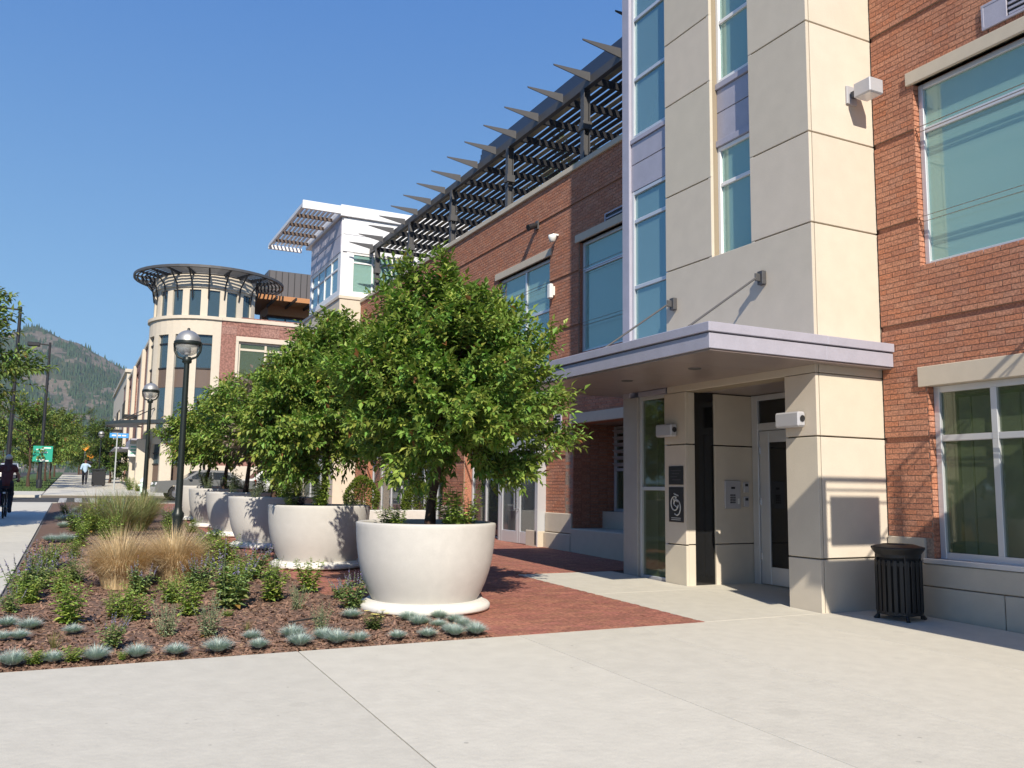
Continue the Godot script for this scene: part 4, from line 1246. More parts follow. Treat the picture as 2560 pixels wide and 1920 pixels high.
# ---------------------------------------------------------------- things fixed to the walls
func wall_fittings() -> void:
	# box lamps on the piers
	for k in [[-10.58, -10.2, "white box wall lamp above the black plaque on the narrow pier"], [-8.10, -7.70, "white box wall lamp on the corner pier beside the entrance door"]]:
		var z0: float = k[0]
		var z1: float = k[1]
		var t := thing("wall_lamp", k[2], "lamp", Vector3(7.87, 2.33, (z0 + z1) * 0.5), 0.0, "box lamps at the entrance")
		var w := (z1 - z0) * 0.5
		obj("back_plate", one(Vector3(-0.02, 0.02, -w * 0.8), Vector3(0.0, 0.17, w * 0.8), 0.003), M.steel_grey, t)
		obj("housing", one(Vector3(-0.14, 0.0, -w), Vector3(-0.02, 0.185, w), 0.02), M.lamp_box, t)
		var b := MB.new()
		b.lathe([Vector2(0.0, 0.0), Vector2(0.035, 0.0), Vector2(0.04, 0.006)], 14, Transform3D(Basis(Vector3(1, 0, 0), PI * 0.5), Vector3(-0.08, 0.1, w + 0.004)))
		obj("photocell", b, M.steel_dark, t)
	# flood lamp on the sunny face
	var fl := thing("flood_lamp", "grey box floodlight high on the sunlit cream tower face", "lamp", Vector3(8.62, 6.56, -7.545))
	obj("mount_plate", one(Vector3(-0.09, -0.06, 0.0), Vector3(0.09, 0.18, 0.03), 0.004), M.lamp_box, fl)
	obj("arm", one(Vector3(-0.03, 0.02, 0.03), Vector3(0.05, 0.1, 0.12), 0.004), M.steel_grey, fl)
	obj("housing", one(Vector3(-0.08, -0.03, 0.12), Vector3(0.16, 0.16, 0.38), 0.012), M.lamp_box, fl)
	obj("lens", one(Vector3(-0.06, -0.035, 0.14), Vector3(0.14, -0.03, 0.36)), M.lens_clear, fl)
	# plaques
	var P := west(7.87)
	var pl := thing("address_plaque", "small black address plaque with faint lines above the emblem plaque", "sign", Vector3.ZERO)
	obj("plate", one(Vector3(-10.43, 1.63, 0.0), Vector3(-10.09, 1.90, 0.012), 0.003, P), M.plaque, pl)
	for k in 4: obj("text_line", one(Vector3(-10.38 + 0.03 * (k % 2), 1.83 - k * 0.045, 0.012), Vector3(-10.14 - 0.04 * (k % 3), 1.842 - k * 0.045, 0.014), 0.0, P), M.steel_grey, pl)
	var em := thing("emblem_plaque", "black plaque with white looped emblem on the narrow pier", "sign", Vector3.ZERO)
	obj("plate", one(Vector3(-10.43, 1.09, 0.0), Vector3(-10.09, 1.595, 0.012), 0.003, P), M.plaque, em)
	var eb := MB.new()
	var pts := []
	for k in 26:
		var a := deg_to_rad(60.0 + k * 11.5)
		pts.push_back(P * Vector3(-10.285 + cos(a) * 0.085, 1.36 + sin(a) * 0.10, 0.014))
	for k in pts.size() - 1: eb.tube(pts[k], pts[k + 1], 0.009, 0.009, 6)
	pts = []
	for k in 24:
		var a := deg_to_rad(150.0 - k * 12.0)
		pts.push_back(P * Vector3(-10.235 + cos(a) * 0.085, 1.30 + sin(a) * 0.11, 0.016))
	for k in pts.size() - 1: eb.tube(pts[k], pts[k + 1], 0.009, 0.009, 6)
	for k in [[-10.30, 1.50, -10.20, 1.47], [-10.27, 1.45, -10.22, 1.38], [-10.30, 1.34, -10.22, 1.30], [-10.30, 1.43, -10.30, 1.35]]:
		eb.tube(P * Vector3(k[0], k[1], 0.015), P * Vector3(k[2], k[3], 0.015), 0.009, 0.009, 6)
	obj("emblem", eb, M.letter, em)
	for k in 2: obj("text_line", one(Vector3(-10.37, 1.145 - k * 0.025, 0.012), Vector3(-10.15, 1.153 - k * 0.025, 0.014), 0.0, P), M.letter, em)
	# intercom and two small boxes on the recess wall
	var A := south(-10.04)
	var ic := thing("intercom_panel", "grey metal intercom panel beside the entrance door", "intercom", Vector3.ZERO)
	obj("plate", one(Vector3(8.57, 1.29, 0.0), Vector3(8.86, 1.70, 0.03), 0.004, A), M.lamp_box, ic)
	obj("display", one(Vector3(8.68, 1.58, 0.03), Vector3(8.75, 1.61, 0.034), 0.0, A), M.steel_dark, ic)
	for i in 3:
		for j in 4: obj("key", one(Vector3(8.66 + i * 0.035, 1.37 + j * 0.035, 0.03), Vector3(8.685 + i * 0.035, 1.395 + j * 0.035, 0.036), 0.002, A), M.steel_grey, ic)
	obj("notice", one(Vector3(8.80, 1.36, 0.03), Vector3(8.835, 1.44, 0.032), 0.0, A), M.sign_white, ic)
	for k in [[1.53, "small white card reader box above another, right of the intercom"], [1.32, "small white card reader box below another, right of the intercom"]]:
		var cb := thing("card_reader", k[1], "reader", Vector3.ZERO, 0.0, "card readers by the entrance")
		obj("case", one(Vector3(8.93, k[0], 0.0), Vector3(9.02, k[0] + 0.15, 0.03), 0.004, A), M.lamp_box, cb)
		obj("slot", one(Vector3(8.945, k[0] + 0.09, 0.03), Vector3(9.005, k[0] + 0.13, 0.034), 0.002, A), M.steel_dark, cb)
	# vents
	var W := west(9.0)
	for k in [[-5.96, -3.9, 6.83, 7.13, "long louvred wall vent above the upper right window"], [-13.9, -12.9, 6.70, 6.92, "grey grille vent in shaded brick beside the glazed bay"], [-15.85, -15.55, 2.72, 3.1, "small dark slotted vent on brick pier by the shop doors"]]:
		var vt := thing("wall_vent", k[4], "vent", Vector3.ZERO, 0.0, "vents in the brick walls")
		var fb := MB.new()
		fb.bx(Vector3(k[0], k[2], 0.0), Vector3(k[1], k[2] + 0.03, 0.03), 0.002, W); fb.bx(Vector3(k[0], k[3] - 0.03, 0.0), Vector3(k[1], k[3], 0.03), 0.002, W)
		fb.bx(Vector3(k[0], k[2] + 0.03, 0.0), Vector3(k[0] + 0.03, k[3] - 0.03, 0.03), 0.002, W); fb.bx(Vector3(k[1] - 0.03, k[2] + 0.03, 0.0), Vector3(k[1], k[3] - 0.03, 0.03), 0.002, W)
		if k[1] - k[0] > 1.5: fb.bx(Vector3(k[0] + 0.03, k[2] + 0.03, 0.0), Vector3(k[0] + 0.3, k[3] - 0.03, 0.026), 0.002, W)
		obj("frame", fb, M.panel, vt)
		obj("backing", one(Vector3(k[0] + 0.02, k[2] + 0.02, 0.0), Vector3(k[1] - 0.02, k[3] - 0.02, 0.004), 0.0, W), M.steel_dark, vt)
		var s0: float = k[0] + (0.32 if k[1] - k[0] > 1.5 else 0.03)
		var ns := int((k[3] - k[2] - 0.06) / 0.06)
		for j in ns: obj("slat", one(Vector3(s0, k[2] + 0.04 + j * 0.06, 0.004), Vector3(k[1] - 0.03, k[2] + 0.065 + j * 0.06, 0.022), 0.0, W), M.panel, vt)
	# security camera and small lamps on the brick
	var sc := thing("security_camera", "small white dome camera on brick above the left upper windows", "camera", Vector3(9.0, 6.9, -15.78))
	obj("bracket", one(Vector3(-0.14, 0.06, -0.03), Vector3(0.0, 0.10, 0.03), 0.004), M.sign_white, sc)
	var db := MB.new()
	db.lathe([Vector2(0.0, -0.1), Vector2(0.06, -0.08), Vector2(0.085, 0.0), Vector2(0.085, 0.06), Vector2(0.0, 0.07)], 16, Transform3D(Basis.IDENTITY, Vector3(-0.14, 0.0, 0.0)))
	obj("dome", db, M.sign_white, sc)
	for k in [[7.40, -16.7, "small dark spotlight on the sunlit brick under the parapet"], [5.73, -15.95, "small white wall light between the two upper left windows"], [2.42, -15.85, "small white wall light on brick pier by the shop doors"]]:
		var sl := thing("wall_light", k[2], "lamp", Vector3(9.0, k[0], k[1]), 0.0, "small lights on the brick wall")
		var white: bool = k[0] < 7.0
		obj("base", one(Vector3(-0.04, -0.05, -0.06), Vector3(0.0, 0.15, 0.06), 0.004), M.sign_white if white else M.steel_grey, sl)
		if white: obj("shade", one(Vector3(-0.13, -0.12, -0.07), Vector3(-0.04, 0.2, 0.07), 0.02), M.sign_white, sl)
		else:
			var hb := MB.new()
			hb.tube(Vector3(-0.04, 0.05, 0), Vector3(-0.26, -0.05, 0.02), 0.06, 0.075, 14)
			obj("head", hb, M.steel_dark, sl)
# the next canopy along the right wing stands just outside the picture; its shadow falls on the tower pier
func neighbour_canopy() -> void:
	var t := thing("side_canopy", "side canopy with sign panel over the walk at the right wing", "canopy")
	var b := MB.new()
	b.bx(Vector3(6.66, 3.50, -3.9), Vector3(8.99, 3.64, 3.0), 0.006)
	obj("deck", b, M.panel, t)
	b = MB.new()
	b.bx(Vector3(6.40, 4.56, -3.92), Vector3(8.99, 4.60, -3.88), 0.003); b.bx(Vector3(6.86, 4.45, -3.91), Vector3(8.99, 4.465, -3.89), 0.002)
	for x in [6.40, 7.90]: b.bx(Vector3(x, 3.64, -3.92), Vector3(x + 0.04, 4.56, -3.88), 0.003)
	obj("sign_frame", b, M.steel_grey, t)
	obj("sign_panel", one(Vector3(6.91, 3.80, -3.91), Vector3(7.74, 4.38, -3.89), 0.003), M.panel, t)
	obj("sign_panel", one(Vector3(6.44, 3.64, -3.91), Vector3(6.85, 4.555, -3.89), 0.003), M.panel, t)
	b = MB.new()
	for y in [3.86, 4.3]: b.bx(Vector3(7.74, y, -3.905), Vector3(7.90, y + 0.02, -3.895))
	for y in [3.86, 4.3]: b.bx(Vector3(6.85, y, -3.905), Vector3(6.91, y + 0.02, -3.895))
	obj("sign_bracket", b, M.steel_grey, t)
	for z in [-3.4, 1.8]:
		b = MB.new()
		b.tube(Vector3(8.98, 5.5, z), Vector3(6.9, 3.65, z), 0.012, 0.012, 8)
		obj("tie_rod", b, M.steel_grey, t)

# ---------------------------------------------------------------- plants
const ORD := ["first", "second", "third", "fourth", "fifth", "sixth", "seventh", "eighth", "ninth", "tenth", "eleventh", "twelfth", "thirteenth", "fourteenth", "fifteenth", "sixteenth", "seventeenth", "eighteenth", "nineteenth", "twentieth"]
func rvec(r: RandomNumberGenerator) -> Vector3:
	var z := r.randf_range(-1, 1)
	var a := r.randf() * TAU
	var s := sqrt(1.0 - z * z)
	return Vector3(s * cos(a), z, s * sin(a))
func tree(called: String, label: String, group: String, at: Vector3, cy: float, R: Vector3, shoots: int, leaf: float, sd: int, tone: Color, trunk_r := 0.05, m: Material = null, per := 20, dry := 0.0) -> Node3D:
	var r := RandomNumberGenerator.new()
	r.seed = sd
	var nz := FastNoiseLite.new()
	nz.seed = sd; nz.frequency = 1.1; nz.fractal_octaves = 3
	var t := thing(called, label, "tree", at, 0.0, group)
	var c := Vector3(r.randf_range(-0.05, 0.05) + (0.2 if called == "planter_tree" else 0.0), cy, r.randf_range(-0.05, 0.05))
	var b := MB.new()
	var pts := [Vector3(0, -0.05, 0)]
	var rad := [trunk_r * 1.35]
	var n := 7
	for k in range(1, n + 1):
		var f := float(k) / n
		pts.push_back(Vector3(c.x * f, (cy + R.y * 0.45) * f, c.z * f) + Vector3(r.randf_range(-1, 1), 0, r.randf_range(-1, 1)) * trunk_r * 0.5)
		rad.push_back(trunk_r * (1.05 - 0.8 * f))
	b.path(pts, rad, 10)
	obj("trunk", b, M.bark, t)
	for k in 10:
		b = MB.new()
		var d := rvec(r)
		d.y = absf(d.y) * 0.6 + 0.1
		d = d.normalized()
		var p0: Vector3 = pts[3 + k % 4]
		var p1 := p0 + d * R * 0.35 + Vector3(0, R.y * 0.06, 0)
		var p2 := p1 + (d + Vector3(0, 0.35, 0)).normalized() * R * 0.4
		b.path([p0, p1, p2], [trunk_r * 0.42, trunk_r * 0.26, trunk_r * 0.08], 6)
		obj("limb", b, M.bark, t)
	var cb := MB.new()
	# boughs: clusters of shoots round the ends of the branches, with gaps between them
	var hubs := []
	for k in maxi(24, shoots / 11):
		var d := rvec(r)
		if d.y < -0.35: d.y = -0.35 + (d.y + 0.35) * 0.4
		d = d.normalized()
		var ext := 0.84 + 0.5 * nz.get_noise_3dv(d * 1.7) + r.randf_range(-0.05, 0.10)
		if d.y > 0.3 and r.randf() < 0.16: ext += 0.16
		var hp := d * R * ext * pow(r.randf(), 0.33)
		var nar := 1.12 - 0.5 * clampf(hp.y / R.y, -0.3, 1.0)
		hubs.push_back([c + hp * Vector3(nar, 1, nar), d])
	for k in shoots:
		var hub: Array = hubs[k % hubs.size()]
		var d: Vector3 = hub[1]
		var p: Vector3 = hub[0] + rvec(r) * R * 0.155 * pow(r.randf(), 0.6) * Vector3(1, 0.8, 1)
		var sdir := (d * Vector3(1, 0.7, 1) + Vector3(0, 0.42, 0) + rvec(r) * 0.45).normalized()
		var L := leaf * r.randf_range(2.6, 4.6)
		var ax := sdir.cross(Vector3(0.2, 0.9, 0.3)).normalized()
		var ay := ax.cross(sdir)
		cb.col = Color(0.10, 0.06, 0.035)
		cb.tube(p - sdir * L * 0.3, p + sdir * L * 0.8, leaf * 0.03, leaf * 0.015, 3, false)
		var vig := r.randf_range(0.7, 1.25)
		var hue := r.randf_range(0.8, 1.15)
		var dryk := dry > 0.0 and nz.get_noise_3dv(p * 1.2 + Vector3(4, 4, 9)) > 0.30 - dry
		for j in per:
			var f := float(j) / per
			var a := j * 2.4 + r.randf() * 0.6
			var o := (ax * cos(a) + ay * sin(a))
			var ld := (sdir * (0.25 + 0.7 * f) + o * (1.0 - 0.35 * f) + Vector3(0, -0.25, 0)).normalized()
			var side := ld.cross(Vector3.UP + rvec(r) * 0.45).normalized()
			var g := vig * r.randf_range(0.72, 1.28)
			var yel := r.randf_range(0.85, 1.25) + 0.15 * f
			cb.col = Color(tone.r * g * yel * hue, tone.g * g, tone.b * g)
			if dryk: cb.col = Color(0.20, 0.155, 0.13) * g
			elif r.randf() < 0.012: cb.col = Color(0.22, 0.10, 0.04) * g
			var ll := leaf * r.randf_range(0.55, 1.3)
			cb.leaf(p + sdir * L * (f * 1.25 - 0.3), ld, side, ll, ll * 0.52)
	obj("crown", cb, m if m else M.leaf, t)
	return t
func planters() -> void:
	var prof := [Vector2(0.0, 0.10), Vector2(0.585, 0.10), Vector2(0.60, 0.112), Vector2(0.645, 0.19), Vector2(0.69, 0.29), Vector2(0.73, 0.41), Vector2(0.76, 0.54), Vector2(0.78, 0.68), Vector2(0.793, 0.82), Vector2(0.798, 0.91), Vector2(0.80, 0.945), Vector2(0.792, 0.958), Vector2(0.775, 0.963), Vector2(0.74, 0.963), Vector2(0.725, 0.957), Vector2(0.72, 0.94), Vector2(0.715, 0.80)]
	var spots := [[3.66, -9.42, "large white bowl planter nearest the walk, holding the foremost tree"], [3.55, -13.85, "white bowl planter, second in the row of six, partly behind the nearest one"], [3.50, -17.45, "white bowl planter, third in the row, tree with dry patch behind it"], [3.47, -20.4, "white bowl planter, fourth in the row behind purple flowers"], [3.44, -23.4, "white bowl planter, fifth in the row towards the cross street"], [3.40, -26.4, "white bowl planter farthest up the row beside the black lamp post"]]
	var tree_l := ["young leafy tree in the nearest bowl planter, largest crown in view", "young leafy tree in the second bowl planter, left of the nearest tree", "thin tree with dry brown patch in the third bowl planter", "green tree in the fourth bowl planter behind the lamp post", "green tree in the fifth bowl planter, low rounded crown", "green tree in the farthest bowl planter near the round building"]
	var b := MB.new()
	b.lathe(prof, 72)
	var bowl := b.mesh()
	b = MB.new()
	b.lathe([Vector2(0.0, 0.0), Vector2(0.73, 0.0), Vector2(0.745, 0.02), Vector2(0.745, 0.055), Vector2(0.725, 0.075), Vector2(0.70, 0.078), Vector2(0.69, 0.085), Vector2(0.66, 0.108), Vector2(0.0, 0.108)], 64)
	var base := b.mesh()
	b = MB.new()
	b.lathe([Vector2(0.0, 0.90), Vector2(0.3, 0.90), Vector2(0.6, 0.885), Vector2(0.73, 0.87)], 40)
	var soil := b.mesh()
	var R := [Vector3(1.18, 1.22, 1.2), Vector3(1.4, 1.28, 1.35), Vector3(1.15, 1.0, 1.15), Vector3(1.2, 1.05, 1.2), Vector3(1.3, 1.05, 1.25), Vector3(1.3, 1.0, 1.3)]
	var r := RandomNumberGenerator.new()
	r.seed = 64
	for k in 6:
		var s: Array = spots[k]
		var at := on(s[0], s[1], 0.002)
		var t := thing("bowl_planter", s[2], "planter", at, 0.0, "white bowl planters in a row")
		put("bowl", bowl, M.planter, t)
		put("plinth", base, M.planter_base, t)
		put("soil", soil, M.soil, t)
		var nsh: int = [3000, 2500, 900, 1200, 1100, 1000][k]
		tree("planter_tree", tree_l[k], "young trees in the bowl planters", at + Vector3(0.04, 0.88, 0), [1.68, 1.72, 1.56, 1.56, 1.56, 1.5][k], R[k], nsh, [0.092, 0.095, 0.105, 0.11, 0.115, 0.115][k], 200 + k * 13, Color(0.185, 0.295, 0.06), 0.055, null, [20, 18, 14, 14, 13, 13][k], 0.22 if k == 2 else 0.0)
		# little plants on the soil
		var np: int = [5, 4, 3, 3, 3, 2][k]
		for j in np:
			var a: float = [[1.2, 0.55, 2.6, -0.6, 4.0], [1.8, 0.5, 2.9, 4.2], [1.2, 2.4, 0.3], [1.0, 2.2, 0.2], [1.2, 2.4, 0.3], [1.6, 0.6]][k][j]
			var d := 0.5
			var p := at + Vector3(cos(a) * d, 0.87, sin(a) * d)
			var kind: String = ["green trailing plant", "grey green herb", "leafy green seedling", "small purple leaved plant", "low green herb"][j]
			herb("planter_plant", "%s on the soil of the %s bowl planter" % [kind, ["nearest", "second", "third", "fourth", "fifth", "farthest"][k]], "plant", p, [0.60, 0.40, 0.32, 0.36, 0.3][j], ["g", "v", "g", "p", "g"][j], 900 + k * 10 + j, "plants in the bowl planters")
var herb_mesh := {}
func herb_meshes(kind: String, variant: int) -> Array:
	var key := kind + str(variant)
	if herb_mesh.has(key): return herb_mesh[key]
	var r := RandomNumberGenerator.new()
	r.seed = hash(key)
	var b := MB.new()
	var fl := MB.new()
	var tone: Color = {"s": Color(0.21, 0.30, 0.11), "g": Color(0.25, 0.36, 0.08), "v": Color(0.29, 0.36, 0.21), "o": Color(0.17, 0.17, 0.045), "y": Color(0.11, 0.17, 0.05), "p": Color(0.08, 0.055, 0.06)}[kind]
	var stems := 17 if kind != "o" else 40
	for k in stems:
		var a := r.randf() * TAU
		var lean := r.randf() * (0.62 if kind != "v" else 0.5)
		var d := Vector3(cos(a) * lean, 1.0, sin(a) * lean).normalized()
		var h := r.randf_range(0.62, 1.0)
		var p := Vector3(cos(a), 0, sin(a)) * r.randf() * 0.16
		b.col = tone * 0.8
		if kind == "o":
			b.blade(p, d, Vector3(d.x, -0.25, d.z) * 0.4, h, 0.018, 3)
			continue
		b.tube(p, p + d * h, 0.009, 0.005, 3, false)
		var nl := 20
		for j in nl:
			var f := float(j) / nl
			if f > 0.78 and kind == "s": continue
			var q := p + d * h * (f * 0.92 + 0.06)
			var aa := j * 2.4 + k
			var o := Vector3(cos(aa), r.randf_range(-0.1, 0.45), sin(aa)).normalized()
			var g := r.randf_range(0.65, 1.35)
			b.col = Color(tone.r * g * r.randf_range(0.9, 1.3), tone.g * g, tone.b * g)
			if f < 0.2 and r.randf() < 0.12: b.col = Color(0.28, 0.17, 0.05)
			var ll := r.randf_range(0.12, 0.21) * (1.1 - 0.5 * f) * (0.75 if kind == "v" else 1.0)
			b.leaf(q, o, o.cross(Vector3.UP).normalized(), ll, ll * (0.58 if kind != "v" else 0.32))
		if kind == "s" and r.randf() < 0.9:
			var q0 := p + d * h * 0.78
			for j in 16:
				var f := j / 16.0
				var o := rvec(r)
				fl.col = Color(0.21, 0.18, 0.36) * r.randf_range(0.6, 1.3) if r.randf() < 0.6 else Color(0.24, 0.23, 0.24)
				fl.leaf(q0 + d * h * 0.34 * f, (o + d * 0.6).normalized(), o.cross(d).normalized(), 0.05 * (1.2 - f), 0.035)
		if kind == "y" and r.randf() < 0.35:
			for j in 6:
				var aj := j * TAU / 6
				fl.col = Color(0.75, 0.68, 0.25)
				var o := Vector3(cos(aj), 0.4, sin(aj)).normalized()
				fl.leaf(p + d * h, o, o.cross(Vector3.UP).normalized(), 0.13, 0.09)
	herb_mesh[key] = [b.mesh(), fl.mesh() if fl.v.size() > 0 else null]
	return herb_mesh[key]
func herb(called: String, label: String, category: String, at: Vector3, h: float, kind: String, sd: int, group: String) -> void:
	var ms := herb_meshes(kind, sd % 4)
	var o := put(called, ms[0], M.herb)
	meta(o, label, category, group)
	var wide := 1.0 if h > 0.2 else 1.5
	o.transform = Transform3D(Basis(Vector3.UP, sd * 1.7).scaled(Vector3(h * wide, h, h * wide)), at)
	if ms[1]: put("flower_spikes", ms[1], M.petal, o).set_meta("kind", "stuff")
func tuft(sd: int, n: int, h: float, rad: float, spread: float, w: float, cols: Array, bend: float) -> ArrayMesh:
	var r := RandomNumberGenerator.new()
	r.seed = sd
	var b := MB.new()
	for k in n:
		var a := r.randf() * TAU
		var u := sqrt(r.randf())
		var o := Vector3(cos(a), 0, sin(a))
		var d := (o * u * spread + Vector3.UP * r.randf_range(0.75, 1.0) + rvec(r) * 0.12).normalized()
		var g := r.randf_range(0.72, 1.25)
		b.col = (cols[r.randi() % cols.size()] as Color) * g
		var l := h * r.randf_range(0.6, 1.05)
		b.blade(o * u * rad + Vector3(0, -0.01, 0), d, (o * 0.8 + Vector3(0, -0.75 * (0.4 + u), 0)) * bend * r.randf_range(0.5, 1.3), l, w * r.randf_range(0.7, 1.3), 4)
	return b.mesh()
func flower_bed() -> void:
	var X0 := -0.62
	var Z1 := -37.9
	# mulch: a bumpy sheet, finer where it is near
	var nz := FastNoiseLite.new()
	nz.seed = 3; nz.frequency = 1.1; nz.fractal_octaves = 4
	var nf := FastNoiseLite.new()
	nf.seed = 8; nf.frequency = 7.0; nf.fractal_octaves = 3
	var b := MB.new()
	var z := -7.56
	while z > Z1:
		var st := 0.05 if z > -11.0 else (0.12 if z > -16.0 else 0.5)
		var z2 := maxf(z - st, Z1)
		var x1 := 3.66 if z > -8.95 else (3.2 if z > -10.55 else 2.84)
		var nx := int((x1 - X0) / st)
		for i in nx:
			var xa := lerpf(X0, x1, float(i) / nx)
			var xb := lerpf(X0, x1, float(i + 1) / nx)
			var q := []
			var nn := []
			for c in [[xa, z], [xb, z], [xb, z2], [xa, z2]]:
				q.push_back(on(c[0], c[1], mulch_h(nz, nf, c[0], c[1])))
				var e := 0.03
				nn.push_back(Vector3(mulch_h(nz, nf, c[0] - e, c[1]) - mulch_h(nz, nf, c[0] + e, c[1]), 2.0 * e, mulch_h(nz, nf, c[0], c[1] - e) - mulch_h(nz, nf, c[0], c[1] + e)).normalized())
			b.tri(q[0], q[3], q[1], nn[0], nn[3], nn[1]); b.tri(q[1], q[3], q[2], nn[1], nn[3], nn[2])
		z = z2
	meta(obj("mulch_bed", b, M.mulch), "brown bark mulch bed between the walk and the planters", "flower bed", "", "structure")
	var r := RandomNumberGenerator.new()
	r.seed = 15
	b = MB.new()
	for k in 26000:
		var cz := -7.6 - 12.0 * pow(r.randf(), 1.7)
		var x1b := 3.62 if cz > -8.9 else (3.1 if cz > -10.5 else 2.8)
		var cx := r.randf_range(X0, x1b)
		var g := r.randf_range(0.65, 1.25)
		b.col = Color(0.24 * g, 0.145 * g, 0.105 * g) if r.randf() > 0.06 else Color(0.32, 0.22, 0.14) * g
		var d := (rvec(r) * Vector3(1, 0.35, 1)).normalized()
		var s := d.cross(Vector3.UP + rvec(r) * 0.5).normalized()
		var l := r.randf_range(0.007, 0.03)
		var w := l * r.randf_range(0.25, 0.6)
		var p := on(cx, cz, mulch_h(nz, nf, cx, cz) + 0.006)
		var up := s.cross(d)
		b.quad(p - d * l - s * w, p + d * l - s * w * 0.6, p + d * l * 0.9 + s * w, p - d * l + s * w * 0.8, up)
		b.quad(p - d * l - s * w, p + d * l - s * w * 0.6, p + d * l - s * w * 0.6 - up * 0.008, p - d * l - s * w - up * 0.008, -s)
	meta(obj("mulch_chips", b, M.chip_vc), "loose bark chips scattered over the mulch bed", "mulch", "", "stuff")
	# blue fescue
	var fesc := [[-0.32, -7.72], [-0.05, -7.72], [0.25, -7.70], [0.55, -7.70], [0.84, -7.70], [1.17, -7.70], [0.09, -8.93], [-0.33, -8.80], [-0.27, -9.29], [-0.46, -9.50], [-0.46, -8.79], [-0.13, -23.23], [-0.09, -19.06], [0.12, -19.17], [-0.31, -19.25], [-0.19, -25.96], [0.08, -26.22], [0.15, -29.99], [1.52, -8.12], [1.50, -7.70], [1.87, -8.09], [1.85, -7.71], [2.12, -7.92], [2.18, -7.71], [2.38, -7.70], [2.74, -7.71], [3.03, -7.70], [2.67, -8.93], [3.17, -8.59], [3.18, -8.30], [3.32, -8.14], [3.32, -7.86], [3.58, -8.34], [3.30, -7.68], [3.56, -8.08], [3.57, -7.84], [3.52, -7.68], [3.50, -8.57]]
	var fm := []
	for k in 5: fm.push_back(tuft(300 + k, 1000, 0.18, 0.055, 1.2, 0.005, [Color(0.44, 0.54, 0.53), Color(0.50, 0.59, 0.57), Color(0.38, 0.48, 0.46), Color(0.54, 0.59, 0.54)], 0.16))
	var zones := {"walk": [], "back": [], "far": [], "plinth": []}
	for p in fesc:
		if p[1] < -15.0: zones.far.push_back(p)
		elif p[0] > 3.1: zones.plinth.push_back(p)
		elif p[1] > -8.0: zones.walk.push_back(p)
		else: zones.back.push_back(p)
	var where := {"walk": "in the row along the front walk", "back": "set back from the front walk", "far": "far up the bed by the sidewalk", "plinth": "in the cluster before the nearest planter"}
	for zn in zones:
		var ps: Array = zones[zn]
		ps.sort_custom(func(u, v): return u[0] / -u[1] < v[0] / -v[1])
		for k in ps.size():
			var p: Array = ps[k]
			var o := put("fescue_tuft", fm[r.randi() % 5], M.herb)
			meta(o, "blue grey fescue tuft, %s from the left %s" % [ORD[k], where[zn]], "grass tuft", "blue fescue tufts in the bed")
			var sc := r.randf_range(0.55, 0.82) * (1.75 if zn == "far" else 1.0)
			o.transform = Transform3D(Basis(Vector3.UP, r.randf() * TAU).scaled(Vector3(sc, sc * r.randf_range(0.85, 1.1), sc)), on(p[0], p[1], 0.03))
	# flowering plants
	var plants := [[-0.41, -11.31, 0.47, "s"], [-0.29, -12.13, 0.38, "s"], [-0.21, -14.49, 0.37, "g"], [0.09, -15.92, 0.31, "g"], [0.12, -12.62, 0.36, "s"], [0.05, -9.45, 0.41, "g"], [-0.46, -10.32, 0.24, "s"], [0.36, -8.15, 0.25, "s"], [0.62, -9.48, 0.35, "g"], [0.78, -11.25, 0.36, "s"], [0.46, -9.76, 0.24, "g"], [0.84, -8.50, 0.31, "v"], [1.17, -8.32, 0.36, "v"], [1.14, -9.61, 0.36, "g"], [1.07, -10.53, 0.33, "g"], [1.62, -9.97, 0.58, "s"], [1.95, -13.91, 0.57, "g"], [2.26, -12.40, 0.47, "s"], [2.15, -10.37, 0.44, "g"], [0.42, -20.76, 0.70, "g"], [0.82, -21.6, 0.64, "s"], [2.5, -21.2, 0.34, "g"], [2.68, -18.9, 0.30, "s"], [-0.05, -8.27, 0.16, "o"], [1.56, -8.60, 0.11, "o"], [-0.17, -7.72, 0.11, "g"], [0.09, -7.72, 0.12, "g"], [0.44, -7.66, 0.06, "g"], [1.50, -9.37, 0.08, "g"], [-0.12, -29.06, 0.38, "s"], [0.56, -9.30, 0.17, "o"], [2.10, -16.82, 0.34, "s"], [1.95, -11.6, 0.41, "g"], [2.26, -9.61, 0.27, "v"], [2.72, -10.94, 0.40, "g"], [2.19, -8.32, 0.25, "v"], [2.85, -9.50, 0.36, "s"], [2.68, -8.25, 0.16, "y"], [2.55, -12.36, 0.31, "v"], [2.9, -10.2, 0.25, "s"], [1.45, -13.2, 0.5, "s"], [2.3, -14.9, 0.45, "g"], [-0.3, -13.4, 0.4, "s"], [0.2, -18.0, 0.45, "g"], [0.7, -19.2, 0.55, "g"], [1.9, -19.5, 0.45, "g"], [0.1, -22.0, 0.5, "s"], [-0.35, -10.9, 0.33, "g"], [-0.05, -11.7, 0.3, "g"], [1.75, -10.6, 0.45, "g"], [1.45, -11.3, 0.4, "s"], [2.2, -23.5, 0.5, "s"], [1.9, -28.0, 0.5, "g"], [0.9, -30.0, 0.5, "g"], [2.4, -31.0, 0.45, "s"]]
	var names := {"s": ["sage_plant", "purple spiked sage"], "g": ["leafy_perennial", "bright green leafy perennial"], "v": ["lavender_plant", "silver green lavender bush"], "o": ["olive_grass", "low olive green grass clump"], "y": ["primrose_plant", "low plant with pale yellow flowers"]}
	var groups := {}
	for p in plants:
		var band := "near the front walk" if p[1] > -9.0 else ("in the middle of the bed" if p[1] > -11.0 else ("beside the straw grass" if p[1] > -15.0 else "far back in the bed"))
		var key: String = p[3] + band
		if not groups.has(key): groups[key] = [p[3], band, []]
		groups[key][2].push_back(p)
	var sdk := 0
